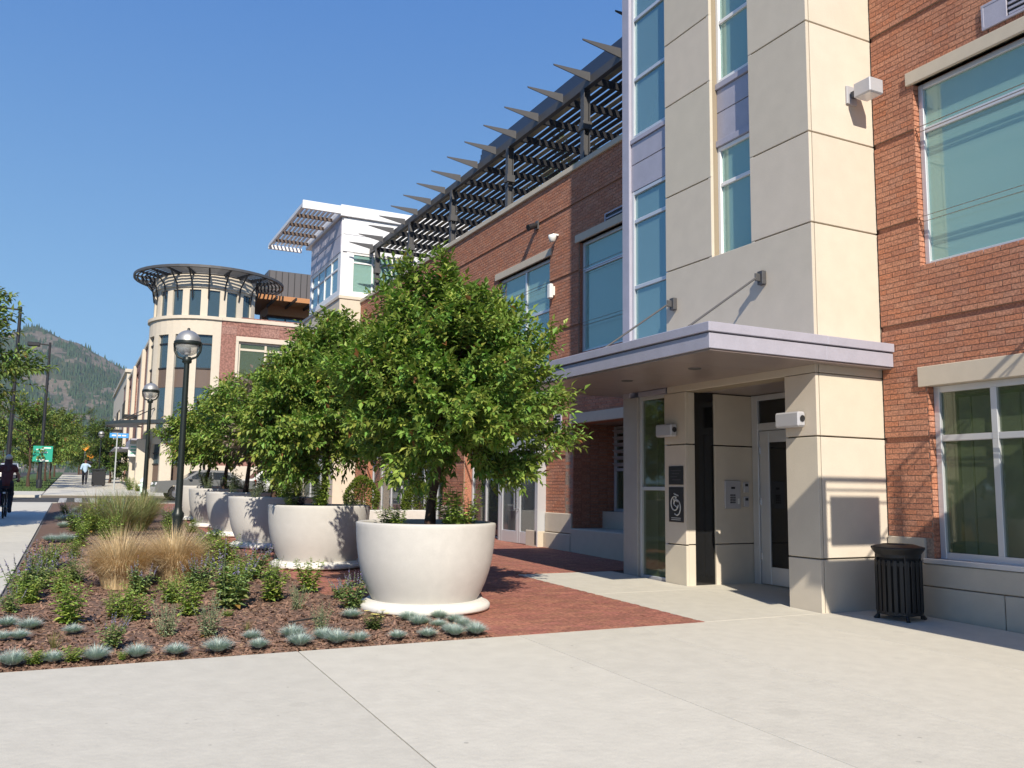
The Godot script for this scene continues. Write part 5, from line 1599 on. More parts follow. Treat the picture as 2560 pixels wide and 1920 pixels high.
	for key in groups:
		var gq: Array = groups[key]
		gq[2].sort_custom(func(u, v): return u[0] / -u[1] < v[0] / -v[1])
		for k in gq[2].size():
			var p: Array = gq[2][k]
			sdk += 1
			var lab: String = "%s, %s from the left %s" % [names[gq[0]][1], ORD[k], gq[1]]
			if gq[2].size() == 1: lab = "%s, the only one %s" % [names[gq[0]][1], gq[1]]
			herb(names[gq[0]][0], lab, "plant", on(p[0], p[1], 0.01), p[2] * 1.18, p[3], sdk * 7 + 1, "perennials in the flower bed")
	# tall grasses
	var straw := [Color(0.72, 0.57, 0.34), Color(0.80, 0.67, 0.43), Color(0.66, 0.50, 0.28), Color(0.58, 0.44, 0.25), Color(0.76, 0.62, 0.39)]
	for k in [[0.60, -12.0, "arching straw coloured ornamental grass clump, left of two", 1.0], [1.26, -12.35, "arching straw coloured ornamental grass clump, right of two by the lamp post", 1.0]]:
		var o := put("straw_grass", tuft(700 + int(k[0] * 10), 5200, 0.98, 0.30, 0.40, 0.008, straw, 0.36), M.straw)
		meta(o, k[2], "ornamental grass", "straw coloured grasses")
		o.transform = Transform3D(Basis.from_scale(Vector3(0.64, 0.95, 0.64)), on(k[0], k[1], 0.0))
	var gr := [Color(0.21, 0.28, 0.09), Color(0.27, 0.32, 0.12), Color(0.33, 0.30, 0.12), Color(0.18, 0.25, 0.10), Color(0.38, 0.28, 0.17)]
	var gi := 0
	for k in [[0.55, -22.8], [1.05, -23.5], [1.45, -22.0], [0.95, -20.4], [1.7, -24.8]]:
		var o := put("feather_grass", tuft(740 + gi, 1100, 1.15, 0.14, 0.5, 0.009, gr, 0.22), M.straw)
		meta(o, "tall wispy green feather grass, %s from the left behind the straw grass" % ORD[[0, 2, 3, 1, 4][gi]], "ornamental grass", "green feather grasses")
		o.position = on(k[0], k[1], 0.0)
		gi += 1
	# drip hose end poking out of the mulch
	b = MB.new()
	var hp := []
	for k in 8: hp.push_back(on(1.98 + k * 0.05, -8.75 + sin(k * 0.45) * 0.09 - k * 0.01, 0.035 + 0.03 * sin(k * 0.4)))
	for k in 7: b.tube(hp[k], hp[k + 1], 0.009, 0.009, 7)
	meta(obj("drip_hose", b, M.rubber), "black drip hose loop lying on the mulch", "hose")
func mulch_h(nz: FastNoiseLite, nf: FastNoiseLite, x: float, z: float) -> float:
	var edge := clampf(minf((-7.56 - z) * 6.0, (x + 0.62) * 6.0), 0.0, 1.0)
	return -0.035 + edge * (0.045 + nz.get_noise_2d(x, z) * 0.035 + nf.get_noise_2d(x, z) * 0.016)

# ---------------------------------------------------------------- street furniture and vehicles
func globe_lamp(label: String, at: Vector3) -> void:
	var t := thing("street_lamp", label, "street lamp", at, 0.0, "black globe street lamps")
	var b := MB.new()
	b.lathe([Vector2(0.14, 0.0), Vector2(0.14, 0.05), Vector2(0.11, 0.08), Vector2(0.10, 0.12), Vector2(0.085, 0.62), Vector2(0.10, 0.66), Vector2(0.10, 0.72), Vector2(0.07, 0.76), Vector2(0.062, 0.82)], 24)
	obj("base", b, M.lamp_green, t)
	b = MB.new()
	b.lathe([Vector2(0.06, 0.8), Vector2(0.046, 3.32), Vector2(0.08, 3.34), Vector2(0.08, 3.40), Vector2(0.06, 3.44)], 18)
	obj("pole", b, M.lamp_green, t)
	b = MB.new()
	b.lathe([Vector2(0.228, 3.71), Vector2(0.235, 3.70), Vector2(0.235, 3.655), Vector2(0.228, 3.645), Vector2(0.219, 3.65), Vector2(0.219, 3.70), Vector2(0.228, 3.71)], 32)
	for a in [0.4, 0.4 + PI]:
		var d := Vector3(cos(a), 0, sin(a))
		b.path([Vector3(0, 3.40, 0) + d * 0.05, Vector3(0, 3.44, 0) + d * 0.16, Vector3(0, 3.54, 0) + d * 0.219, Vector3(0, 3.68, 0) + d * 0.232], [0.022, 0.02, 0.02, 0.02], 8)
	obj("yoke", b, M.lamp_green, t)
	var up := []
	var dn := []
	for k in 9:
		var a := PI * 0.5 * k / 8.0
		up.push_back(Vector2(cos(a) * 0.214, 3.70 + sin(a) * 0.214))
		dn.push_back(Vector2(sin(a) * 0.212, 3.66 - cos(a) * 0.205))
	up.push_back(Vector2(0.0, 3.914))
	b = MB.new()
	b.lathe(up, 32)
	var cp := obj("dome", b, M.lamp_dome, t)
	b = MB.new()
	b.lathe([Vector2(0.0, 3.96), Vector2(0.022, 3.95), Vector2(0.028, 3.91)], 12)
	obj("finial", b, M.lamp_green, cp)
	b = MB.new()
	b.lathe(dn, 32)
	obj("globe", b, M.globe, t)
	b = MB.new()
	b.lathe([Vector2(0.0, 3.48), Vector2(0.05, 3.48), Vector2(0.06, 3.60), Vector2(0.05, 3.66), Vector2(0.0, 3.66)], 16)
	obj("bulb", b, M.lens_clear, t)
func street_things() -> void:
	glass("globe", lin(0.75, 0.76, 0.74), 0.30, 0.1)
	globe_lamp("tall black globe street lamp rising behind the straw grass, nearest of the lamps", on(1.65, -16.0))
	globe_lamp("black globe street lamp left of the nearest lamp, second along the bed", on(1.86, -27.2))
	globe_lamp("small distant black globe lamp beside the far sidewalk", on(1.66, -71.0))
	# bin
	var t := thing("litter_bin", "black slatted metal litter bin with flared rim beside the sunlit pier", "bin", on(8.46, -6.96), 0.02)
	var b := MB.new()
	for y in [0.06, 0.60, 0.69]:
		b.lathe([Vector2(0.228, y), Vector2(0.245, y), Vector2(0.245, y + 0.035), Vector2(0.228, y + 0.035)], 36, Transform3D.IDENTITY, 0.0, TAU, true)
	for k in 4:
		var d := Vector3(cos(0.6 + k * PI * 0.5), 0, sin(0.6 + k * PI * 0.5))
		b.tube(d * 0.235, d * 0.235 + Vector3(0, 0.72, 0), 0.016, 0.016, 8)
		b.tube(d * 0.235 + Vector3(0, 0.05, 0), d * 0.275, 0.018, 0.022, 8)
	obj("frame", b, M.black_slat, t)
	var slm := one(Vector3(-0.021, 0.09, 0.240), Vector3(0.021, 0.66, 0.25), 0.003).mesh()
	for k in 24: put("slat", slm, M.black_slat, t).rotation.y = TAU * k / 24.0
	b = MB.new()
	b.lathe([Vector2(0.235, 0.70), Vector2(0.25, 0.735), Vector2(0.272, 0.765), Vector2(0.287, 0.79), Vector2(0.283, 0.805), Vector2(0.24, 0.815), Vector2(0.17, 0.835), Vector2(0.155, 0.82), Vector2(0.15, 0.74)], 40)
	obj("rim", b, M.black_slat, t)
	b = MB.new()
	b.lathe([Vector2(0.20, 0.05), Vector2(0.22, 0.74)], 24)
	obj("liner", b, M.rubber, t)
	# tall street lights
	for k in [[-2.55, -43.0, 8.3, "tall dark street light pole beside the left tree, highest pole in view"], [-1.72, -56.8, 8.5, "dark street light pole carrying the green road sign"]]:
		var s := thing("street_light", k[3], "street light", on(k[0], k[1]), 0.0, "tall street lights")
		b = MB.new()
		b.lathe([Vector2(0.16, 0.0), Vector2(0.16, 0.5), Vector2(0.10, 0.55), Vector2(0.065, k[2])], 12)
		obj("pole", b, M.steel_dark, s)
		b = MB.new()
		b.tube(Vector3(0, k[2] - 0.15, 0), Vector3(-0.55, k[2] - 0.12, 0), 0.04, 0.04, 8)
		obj("arm", b, M.steel_dark, s)
		obj("lamp_head", one(Vector3(-1.15, k[2] - 0.28, -0.2), Vector3(-0.5, k[2] - 0.06, 0.2), 0.03), M.steel_dark, s)
	# green road sign, blue street sign, white sign, orange signs
	var gs := thing("road_sign", "green rectangular road sign with white lines on the street light pole", "sign", on(-1.65, -56.6, 2.0))
	obj("plate", one(Vector3(-0.5, -0.45, 0.0), Vector3(0.5, 0.45, 0.02), 0.004), M.sign_green, gs)
	for k in [[-0.34, 0.26, 0.02], [-0.18, 0.22, 0.3], [-0.02, 0.36, -0.1], [-0.3, -0.2, 0.2], [-0.1, -0.26, 0.28]]:
		obj("text_line", one(Vector3(k[0], k[1] - 0.05 - 0.12 * float(k[2] > 0.1), 0.02), Vector3(k[0] + 0.42, k[1] + 0.02 - 0.12 * float(k[2] > 0.1), 0.024)), M.sign_white, gs)
	var bs := thing("street_name_sign", "blue street name sign on a thin grey pole before the round building", "sign", on(2.2, -57.0))
	b = MB.new()
	b.tube(Vector3(0, 0, 0), Vector3(0, 3.35, 0), 0.045, 0.045, 10)
	obj("pole", b, M.galv, bs)
	obj("plate", one(Vector3(-0.42, 3.08, -0.015), Vector3(0.62, 3.36, 0.015), 0.004), M.sign_blue, bs)
	for k in 3: obj("text_line", one(Vector3(-0.3 + k * 0.28, 3.18, 0.015), Vector3(-0.08 + k * 0.28, 3.26, 0.019)), M.sign_white, bs)
	var ws := thing("hanging_sign", "small white hanging sign under the awning of the round building", "sign", on(3.35, -60.0, 2.0))
	obj("plate", one(Vector3(-0.35, 0.0, 0.0), Vector3(0.35, 0.8, 0.03), 0.01), M.sign_white, ws)
	b = MB.new()
	for k in [-0.25, 0.25]: b.tube(Vector3(k, 0.8, 0.015), Vector3(k, 1.18, 0.015), 0.012, 0.012, 6)
	obj("hanger", b, M.steel_dark, ws)
	for k in 3: obj("text_line", one(Vector3(-0.22, 0.18 + k * 0.2, 0.03), Vector3(0.22, 0.26 + k * 0.2, 0.034)), M.sign_green, ws)
	for k in [[0.75, -82.0, 2.9, "upper orange diamond sign on a post beyond the pedestrian"], [1.1, -80.0, 2.1, "lower orange diamond sign on a post beyond the pedestrian"]]:
		var os := thing("warning_sign", k[3], "sign", on(k[0], k[1]), 0.0, "orange signs far up the street")
		b = MB.new()
		b.tube(Vector3.ZERO, Vector3(0, k[2] + 0.2, 0), 0.03, 0.03, 8)
		obj("post", b, M.galv, os)
		obj("plate", one(Vector3(-0.27, -0.27, 0.03), Vector3(0.27, 0.27, 0.05), 0.003, Transform3D(Basis(Vector3(0, 0, 1), PI * 0.25), Vector3(0, k[2], 0))), M.sign_orange, os)
	# hydrant
	var h := thing("fire_hydrant", "pale green and white fire hydrant before the round building", "hydrant", on(3.24, -49.0))
	b = MB.new()
	b.lathe([Vector2(0.16, 0.0), Vector2(0.16, 0.06), Vector2(0.11, 0.08), Vector2(0.11, 0.58), Vector2(0.15, 0.60), Vector2(0.15, 0.64)], 16)
	b.tube(Vector3(-0.2, 0.45, 0), Vector3(0.2, 0.45, 0), 0.06, 0.06, 10)
	b.tube(Vector3(0, 0.42, 0), Vector3(0, 0.42, 0.2), 0.075, 0.075, 10)
	obj("body", b, M.hydrant, h)
	b = MB.new()
	b.lathe([Vector2(0.145, 0.64), Vector2(0.13, 0.72), Vector2(0.07, 0.79), Vector2(0.03, 0.80), Vector2(0.03, 0.85), Vector2(0.0, 0.855)], 16)
	obj("bonnet", b, M.sign_white, h)
	# bin beside the far walk
	var fb := thing("litter_bin", "small dark litter bin beside the far sidewalk behind the sign pole", "bin", on(1.53, -65.0))
	obj("body", one(Vector3(-0.42, 0.05, -0.35), Vector3(0.42, 1.0, 0.35), 0.03), M.steel_dark, fb)
	obj("lid", one(Vector3(-0.46, 1.02, -0.39), Vector3(0.46, 1.14, 0.39), 0.04), M.steel_dark, fb)
	for sx in [-0.3, 0.3]: obj("foot", one(Vector3(sx - 0.05, 0.0, -0.3), Vector3(sx + 0.05, 0.05, 0.3)), M.steel_dark, fb)
	# clipped shrubs and white trough along the facade
	var si := 0
	for k in [[7.35, -24.0, 0.5, 1.35], [8.1, -21.4, 0.46, 1.25], [6.3, -29.5, 0.45, 1.3], [6.9, -31.5, 0.5, 1.6]]:
		var sl: String = ["sunlit rounded clipped shrub behind the second planter", "shaded rounded clipped shrub by the shop front", "bright green clipped shrub left of the second tree trunk", "dark clipped shrub beside the cream wall"][si]
		shrub(sl, on(k[0], k[1], 0.0), k[2], k[3], 500 + si, Color(0.11, 0.155, 0.02))
		si += 1
	var tr := thing("trough_planter", "low white rectangular trough planter by the shop front", "planter", on(6.9, -19.6))
	b = MB.new()
	b.bx(Vector3(-0.8, 0.0, -0.3), Vector3(0.8, 0.6, -0.24), 0.01); b.bx(Vector3(-0.8, 0.0, 0.24), Vector3(0.8, 0.6, 0.3), 0.01)
	b.bx(Vector3(-0.8, 0.0, -0.24), Vector3(-0.74, 0.6, 0.24), 0.01); b.bx(Vector3(0.74, 0.0, -0.24), Vector3(0.8, 0.6, 0.24), 0.01)
	obj("trough", b, M.planter, tr)
	obj("soil", one(Vector3(-0.74, 0.0, -0.24), Vector3(0.74, 0.53, 0.24)), M.soil, tr)
	# vehicles
	car("suv", "white sport utility car parked in the cross street", "car_white", on(9.0, -44.8, -0.126), 0.0)
	car("sedan", "dark grey sedan parked in the cross street behind the planters", "car_grey", on(5.7, -44.6, -0.126), 0.05)
	car("sedan", "dark blue sedan parked right of the white car", "car_blue", on(13.8, -44.8, -0.126), 0.0)
	car("suv", "dark van like car on the left street behind the cyclist", "car_grey", on(-5.9, -72.0, -0.13), PI * 0.5)
	car("sedan", "white sedan on the left street beyond the light pole", "car_white", on(-5.7, -84.0, -0.13), PI * 0.5)
	car("sedan", "silver sedan parked far up the left street", "car_silver", on(-5.6, -97.0, -0.13), PI * 0.5)
func shrub(label: String, at: Vector3, rad: float, h: float, sd: int, tone: Color) -> void:
	var r := RandomNumberGenerator.new()
	r.seed = sd
	var t := thing("clipped_shrub", label, "shrub", at, 0.0, "clipped shrubs by the facade")
	var b := MB.new()
	b.tube(Vector3.ZERO, Vector3(0, h * 0.6, 0), 0.05, 0.03, 7)
	obj("stem", b, M.bark, t)
	b = MB.new()
	for k in 3600:
		var d := rvec(r)
		var s := 0.82 + 0.18 * r.randf()
		var taper := 1.0 - 0.25 * maxf(0.0, d.y)
		var p := Vector3(d.x * rad * taper * s, h * 0.56 + d.y * h * 0.44 * s, d.z * rad * taper * s)
		var g := r.randf_range(0.6, 1.35)
		b.col = tone * g
		var o := (d + rvec(r) * 0.8 + Vector3(0, 0.3, 0)).normalized()
		b.leaf(p, o, o.cross(rvec(r)).normalized(), 0.07, 0.035)
	obj("foliage", b, M.leaf, t)
func car(kind: String, label: String, paint: String, at: Vector3, turn: float) -> void:
	var t := thing("parked_car", label, "car", at, turn, "cars beyond the planters")
	var suv := kind == "suv"
	var H := 1.75 if suv else 1.45
	var L := 2.3
	var wb := 1.38
	var low := PackedVector2Array([Vector2(-L, 0.35), Vector2(-L - 0.03, 0.62), Vector2(-L + 0.08, 0.95 if suv else 0.88), Vector2(-1.15, 1.05 if suv else 0.95), Vector2(1.9 if suv else 1.55, 1.08 if suv else 0.98), Vector2(L - 0.05, 1.05 if suv else 0.95), Vector2(L, 0.6), Vector2(L - 0.04, 0.34)])
	for s in [1, -1]:
		var cx: float = wb * s
		for k in range(0, 9):
			var a := PI * k / 8.0
			low.push_back(Vector2(cx + cos(a) * 0.39, 0.33 + sin(a) * 0.38))
	var b := MB.new()
	b.prism(low, -0.90, 0.90)
	var top := 1.02 if suv else 0.93
	# cabin with leaning sides
	var q := [Vector2(-1.15, top), Vector2(-0.45, H - 0.06), Vector2(-0.2, H), Vector2(1.5 if suv else 0.75, H - 0.02), Vector2(1.85 if suv else 1.05, H - 0.1), Vector2(2.2 if suv else 1.7, top)]
	for i in q.size():
		var p: Vector2 = q[i]
		var p2: Vector2 = q[(i + 1) % q.size()]
		var w0 := 0.88 - (p.y - top) * 0.28
		var w1 := 0.88 - (p2.y - top) * 0.28
		b.quad(Vector3(p.x, p.y, -w0), Vector3(p2.x, p2.y, -w1), Vector3(p2.x, p2.y, w1), Vector3(p.x, p.y, w0), Vector3((p.x + p2.x) * 0.5, (p.y + p2.y) * 0.5 - top - 0.2, 0))
	for sg in [-1.0, 1.0]:
		for i in range(1, q.size() - 1):
			var pp := [q[0], q[i], q[i + 1]]
			var v := []
			for p in pp: v.push_back(Vector3(p.x, p.y, sg * (0.88 - (p.y - top) * 0.28)))
			b.ftri(v[0], v[1], v[2], Vector3(0, 0, sg))
	var body := obj("body", b, M[paint], t)
	b = MB.new()
	for sg in [-1.0, 1.0]:
		for w in ([[-0.92, -0.38, 0.25, 0.25], [0.32, 0.32, 1.15, 1.15], [1.22, 1.22, 1.98, 1.72]] if suv else [[-0.92, -0.38, 0.2, 0.2], [0.27, 0.27, 1.32, 0.82]]):
			var y0 := top + 0.05
			var y1 := H - 0.12
			var v := []
			for p in [Vector2(w[0], y0), Vector2(w[1], y1), Vector2(w[3], y1), Vector2(w[2], y0)]: v.push_back(Vector3(p.x, p.y, sg * (0.886 - (p.y - top) * 0.28)))
			b.quad(v[0], v[1], v[2], v[3], Vector3(0, 0, sg))
	obj("side_window", b, M.car_glass, body)
	for w in [[q[0], q[1], -1.0, "windscreen"], [q[5], q[4], 1.0, "rear_window"]]:
		b = MB.new()
		var pa: Vector2 = w[0].lerp(w[1], 0.08)
		var pb: Vector2 = w[0].lerp(w[1], 0.95)
		var off := Vector3(w[2] * 0.006, 0.006, 0)
		b.quad(Vector3(pa.x, pa.y, -0.78) + off, Vector3(pb.x, pb.y, -0.66) + off, Vector3(pb.x, pb.y, 0.66) + off, Vector3(pa.x, pa.y, 0.78) + off, Vector3(w[2], 0.5, 0))
		obj(w[3], b, M.car_glass, body)
	for x in [-wb, wb]:
		for sg in [-1.0, 1.0]:
			var wt := Transform3D(Basis(Vector3(1, 0, 0), PI * 0.5 * sg), Vector3(x, 0.33, sg * 0.80))
			b = MB.new()
			b.lathe([Vector2(0.2, -0.10), Vector2(0.31, -0.10), Vector2(0.33, -0.07), Vector2(0.33, 0.07), Vector2(0.31, 0.10), Vector2(0.2, 0.10)], 24, wt)
			var ty := obj("wheel", b, M.rubber, t)
			b = MB.new()
			b.lathe([Vector2(0.0, 0.07), Vector2(0.06, 0.08), Vector2(0.19, 0.05), Vector2(0.205, 0.09)], 20, wt)
			obj("rim", b, M.chrome, ty)
	for sg in [-1.0, 1.0]:
		obj("headlight", one(Vector3(-L - 0.01, 0.68, sg * 0.7 - 0.16), Vector3(-L + 0.12, 0.82, sg * 0.7 + 0.16), 0.02), M.lens_clear, t)
		obj("taillight", one(Vector3(L - 0.08, 0.75, sg * 0.75 - 0.1), Vector3(L + 0.015, 1.0, sg * 0.75 + 0.1), 0.015), M.lens_red, t)
		obj("mirror", one(Vector3(-0.85, top + 0.03, sg * 0.96 - 0.09), Vector3(-0.72, top + 0.17, sg * 0.96 + 0.09), 0.03), M[paint], t)
func far_trees() -> void:
	# the street tree at the left edge and the row beyond the cross street
	tree("street_tree", "leafy street tree at the left edge shading the cyclist", "street trees", on(-4.0, -22.5), 4.1, Vector3(2.35, 2.6, 2.3), 2400, 0.15, 811, Color(0.15, 0.23, 0.06), 0.10, M.leaf_far, 16)
	var row := [[-2.4, -60.0, 3.2, 2.7, "first"], [-2.2, -69.0, 3.4, 2.9, "second"], [-2.0, -79.0, 3.2, 2.6, "third"], [-1.9, -90.0, 3.2, 2.6, "fourth"], [-1.8, -103.0, 3.4, 2.8, "fifth"]]
	for k in row.size():
		var s: Array = row[k]
		tree("street_tree", "small green tree, %s in the lawn row beyond the cross street" % s[4], "street trees", on(s[0], s[1]), s[2], Vector3(s[3], s[3] * 0.92, s[3]), 420, 0.2, 830 + k, Color(0.16, 0.24, 0.055), 0.09, M.leaf_far, 14)
	for k in [[1.9, -88.0, 3.0, 2.3, "round green tree behind the far lamp by the sidewalk"], [2.6, -76.0, 2.0, 1.6, "bushy green shrub tree beside the far litter bin"], [0.6, -125.0, 4.6, 4.0, "large far tree closing the view at the end of the sidewalk"], [-8.0, -125.0, 5.0, 4.4, "large far tree beyond the parked cars up the street"]]:
		tree("garden_tree", k[4], "far trees up the street", on(k[0], k[1]), k[2], Vector3(k[3], k[3] * 0.95, k[3]), 420, 0.22, 860 + int(k[0] * 7), Color(0.09, 0.15, 0.035), 0.1, M.leaf_far, 14)
	tree("tall_tree", "tree top showing above the rooftop pergola", "", Vector3(20.5, 0.5, -34.0), 13.6, Vector3(2.6, 4.2, 2.6), 520, 0.24, 902, Color(0.05, 0.10, 0.045), 0.22, M.leaf_far, 14)
	# trees across the street, seen mirrored in the ground floor windows
	for k in 4:
		tree("street_tree", "street tree mirrored in the ground floor windows, %s along the far kerb" % ORD[k], "trees across the street", on(-19.0, -13.0 - k * 5.6), 3.9, Vector3(3.2, 3.3, 3.2), 420, 0.3, 870 + k, Color(0.09, 0.15, 0.035), 0.12, M.leaf_far, 13)
	# low plants by the round building
	for k in [[3.0, -55.5, 0.9], [3.3, -53.5, 0.7], [6.5, -54.5, 0.8], [4.2, -52.0, 0.6], [7.3, -53.0, 0.9]]:
		var nm: String = {-55.5: "by the street sign pole", -53.5: "left of the cream column", -54.5: "right of the cream column", -52.0: "behind the fire hydrant", -53.0: "behind the parked sedan"}[k[1]]
		herb("garden_shrub", "low green and rusty shrub %s" % nm, "shrub", on(k[0], k[1], 0.0), k[2], "g", int(k[0] * 10), "shrubs before the round building")

# ---------------------------------------------------------------- people
func sdf(b: MB, bones: Array, cell: float, k: float, grow := 0.0) -> void:
	var lo := Vector3(1e9, 1e9, 1e9)
	var hi := -lo
	for q in bones:
		for e in 2:
			var rr: float = q[2 + e] + grow + cell * 3.0
			lo = lo.min(q[e] - Vector3.ONE * rr); hi = hi.max(q[e] + Vector3.ONE * rr)
	var N := Vector3i(((hi - lo) / cell).ceil()) + Vector3i.ONE
	var F := PackedFloat32Array()
	F.resize(N.x * N.y * N.z)
	F.fill(10.0)
	for q in bones:
		var A: Vector3 = q[0]
		var D: Vector3 = (q[1] as Vector3) - A
		var dd := maxf(D.length_squared(), 1e-9)
		var pad: float = maxf(q[2], q[3]) + grow + cell * 2.5 + k
		var l2: Vector3 = ((A.min(q[1]) - Vector3.ONE * pad - lo) / cell).floor()
		var h2: Vector3 = ((A.max(q[1]) + Vector3.ONE * pad - lo) / cell).ceil()
		for iz in range(maxi(0, int(l2.z)), mini(N.z, int(h2.z) + 1)):
			for iy in range(maxi(0, int(l2.y)), mini(N.y, int(h2.y) + 1)):
				for ix in range(maxi(0, int(l2.x)), mini(N.x, int(h2.x) + 1)):
					var p := lo + Vector3(ix, iy, iz) * cell - A
					var h := clampf(p.dot(D) / dd, 0.0, 1.0)
					var d: float = (p - D * h).length() - lerpf(q[2], q[3], h) - grow
					var id := ix + N.x * (iy + N.y * iz)
					var o := F[id]
					var m := maxf(k - absf(o - d), 0.0) / k
					F[id] = minf(o, d) - m * m * k * 0.25
	var V := {}
	var G := {}
	var st := [1, N.x, N.x * N.y]
	for iz in N.z - 1:
		for iy in N.y - 1:
			for ix in N.x - 1:
				var id: int = ix + N.x * (iy + N.y * iz)
				var any_in := false
				var any_out := false
				for c in 8:
					var f := F[id + (c & 1) + ((c >> 1) & 1) * N.x + ((c >> 2) & 1) * N.x * N.y]
					if f < 0.0: any_in = true
					else: any_out = true
				if not (any_in and any_out): continue
				var sum := Vector3.ZERO
				var n := 0
				for c in 8:
					for a in 3:
						if c & (1 << a): continue
						var c2: int = c | (1 << a)
						var f0 := F[id + (c & 1) + ((c >> 1) & 1) * N.x + ((c >> 2) & 1) * N.x * N.y]
						var f1 := F[id + (c2 & 1) + ((c2 >> 1) & 1) * N.x + ((c2 >> 2) & 1) * N.x * N.y]
						if (f0 < 0.0) == (f1 < 0.0): continue
						var t := f0 / (f0 - f1)
						var p0 := Vector3(c & 1, (c >> 1) & 1, (c >> 2) & 1)
						p0[a] += t
						sum += p0
						n += 1
				V[id] = lo + (Vector3(ix, iy, iz) + sum / n) * cell
				var g := Vector3.ZERO
				for a in 3:
					for c in 8:
						var f := F[id + (c & 1) + ((c >> 1) & 1) * N.x + ((c >> 2) & 1) * N.x * N.y]
						g[a] += f if c & (1 << a) else -f
				G[id] = g.normalized()
	for id in V:
		for a in 3:
			var s1: int = st[(a + 1) % 3]
			var s2: int = st[(a + 2) % 3]
			# edge along a at this cell's low corner
			if (F[id] < 0.0) == (F[id + st[a]] < 0.0): continue
			if not (V.has(id - s1) and V.has(id - s2) and V.has(id - s1 - s2)): continue
			var q := [id, id - s1, id - s1 - s2, id - s2]
			var hint: Vector3 = G[id]
			var e: Vector3 = ((V[q[2]] as Vector3) - V[q[0]]).cross((V[q[1]] as Vector3) - V[q[0]])
			if e.dot(hint) < 0.0: q.reverse()
			b.tri(V[q[0]], V[q[1]], V[q[2]], G[q[0]], G[q[1]], G[q[2]]); b.tri(V[q[0]], V[q[2]], V[q[3]], G[q[0]], G[q[2]], G[q[3]])
func hand_bones(wrist: Vector3, fwd: Vector3, up: Vector3, side: float) -> Array:
	var f := fwd.normalized()
	var s := f.cross(up).normalized() * side
	var u := s.cross(f).normalized() * side
	var out := [[wrist, wrist + f * 0.04, 0.026, 0.03]]
	for k in 4:
		var o := s * (k - 1.5) * 0.021
		var l: float = [0.036, 0.042, 0.04, 0.031][k]
		var a := wrist + f * 0.085 + o
		out.push_back([wrist + f * 0.03 + o * 0.8, a, 0.014, 0.0115])
		var c := a + (f * 0.65 - u * 0.75).normalized() * l
		var e := c + (-f * 0.25 - u).normalized() * l * 0.75
		out.push_back([a, c, 0.0105, 0.0095]); out.push_back([c, e, 0.0095, 0.0085])
	var t0 := wrist + f * 0.03 - s * 0.03
	var t1 := t0 + (f * 0.6 - s * 0.55 - u * 0.2).normalized() * 0.04
	out.push_back([t0, t1, 0.014, 0.011]); out.push_back([t1, t1 + (f * 0.6 - u * 0.7).normalized() * 0.03, 0.011, 0.009])
	return out
func head_bones(c: Vector3, face: Vector3) -> Array:
	var f := face.normalized()
	var s := f.cross(Vector3.UP).normalized()
	return [[c + Vector3(0, 0.045, 0) - f * 0.012, c + Vector3(0, 0.02, 0) - f * 0.012, 0.085, 0.083], [c + Vector3(0, -0.05, 0) + f * 0.018, c + Vector3(0, -0.085, 0) + f * 0.03, 0.062, 0.045], [c + f * 0.085 + Vector3(0, 0.01, 0), c + f * 0.102 + Vector3(0, -0.025, 0), 0.011, 0.014], [c + f * 0.07 + Vector3(0, -0.062, 0) + s * 0.02, c + f * 0.07 + Vector3(0, -0.062, 0) - s * 0.02, 0.012, 0.012], [c + s * 0.083 + Vector3(0, 0.015, 0), c + s * 0.083 + Vector3(0, -0.025, 0), 0.014, 0.011], [c - s * 0.083 + Vector3(0, 0.015, 0), c - s * 0.083 + Vector3(0, -0.025, 0), 0.014, 0.011]]
func eyes(c: Vector3, face: Vector3, parent: Node) -> void:
	var f := face.normalized()
	var s := f.cross(Vector3.UP).normalized()
	for sg in [-1.0, 1.0]:
		var b := MB.new()
		var prof := []
		for k in 7: prof.push_back(Vector2(sin(PI * k / 6.0) * 0.012, -cos(PI * k / 6.0) * 0.012))
		b.lathe(prof, 10, Transform3D(Basis.IDENTITY, c + f * 0.076 + s * sg * 0.031 + Vector3(0, 0.012, 0)))
		obj("eye", b, M.cloth_dark, parent)
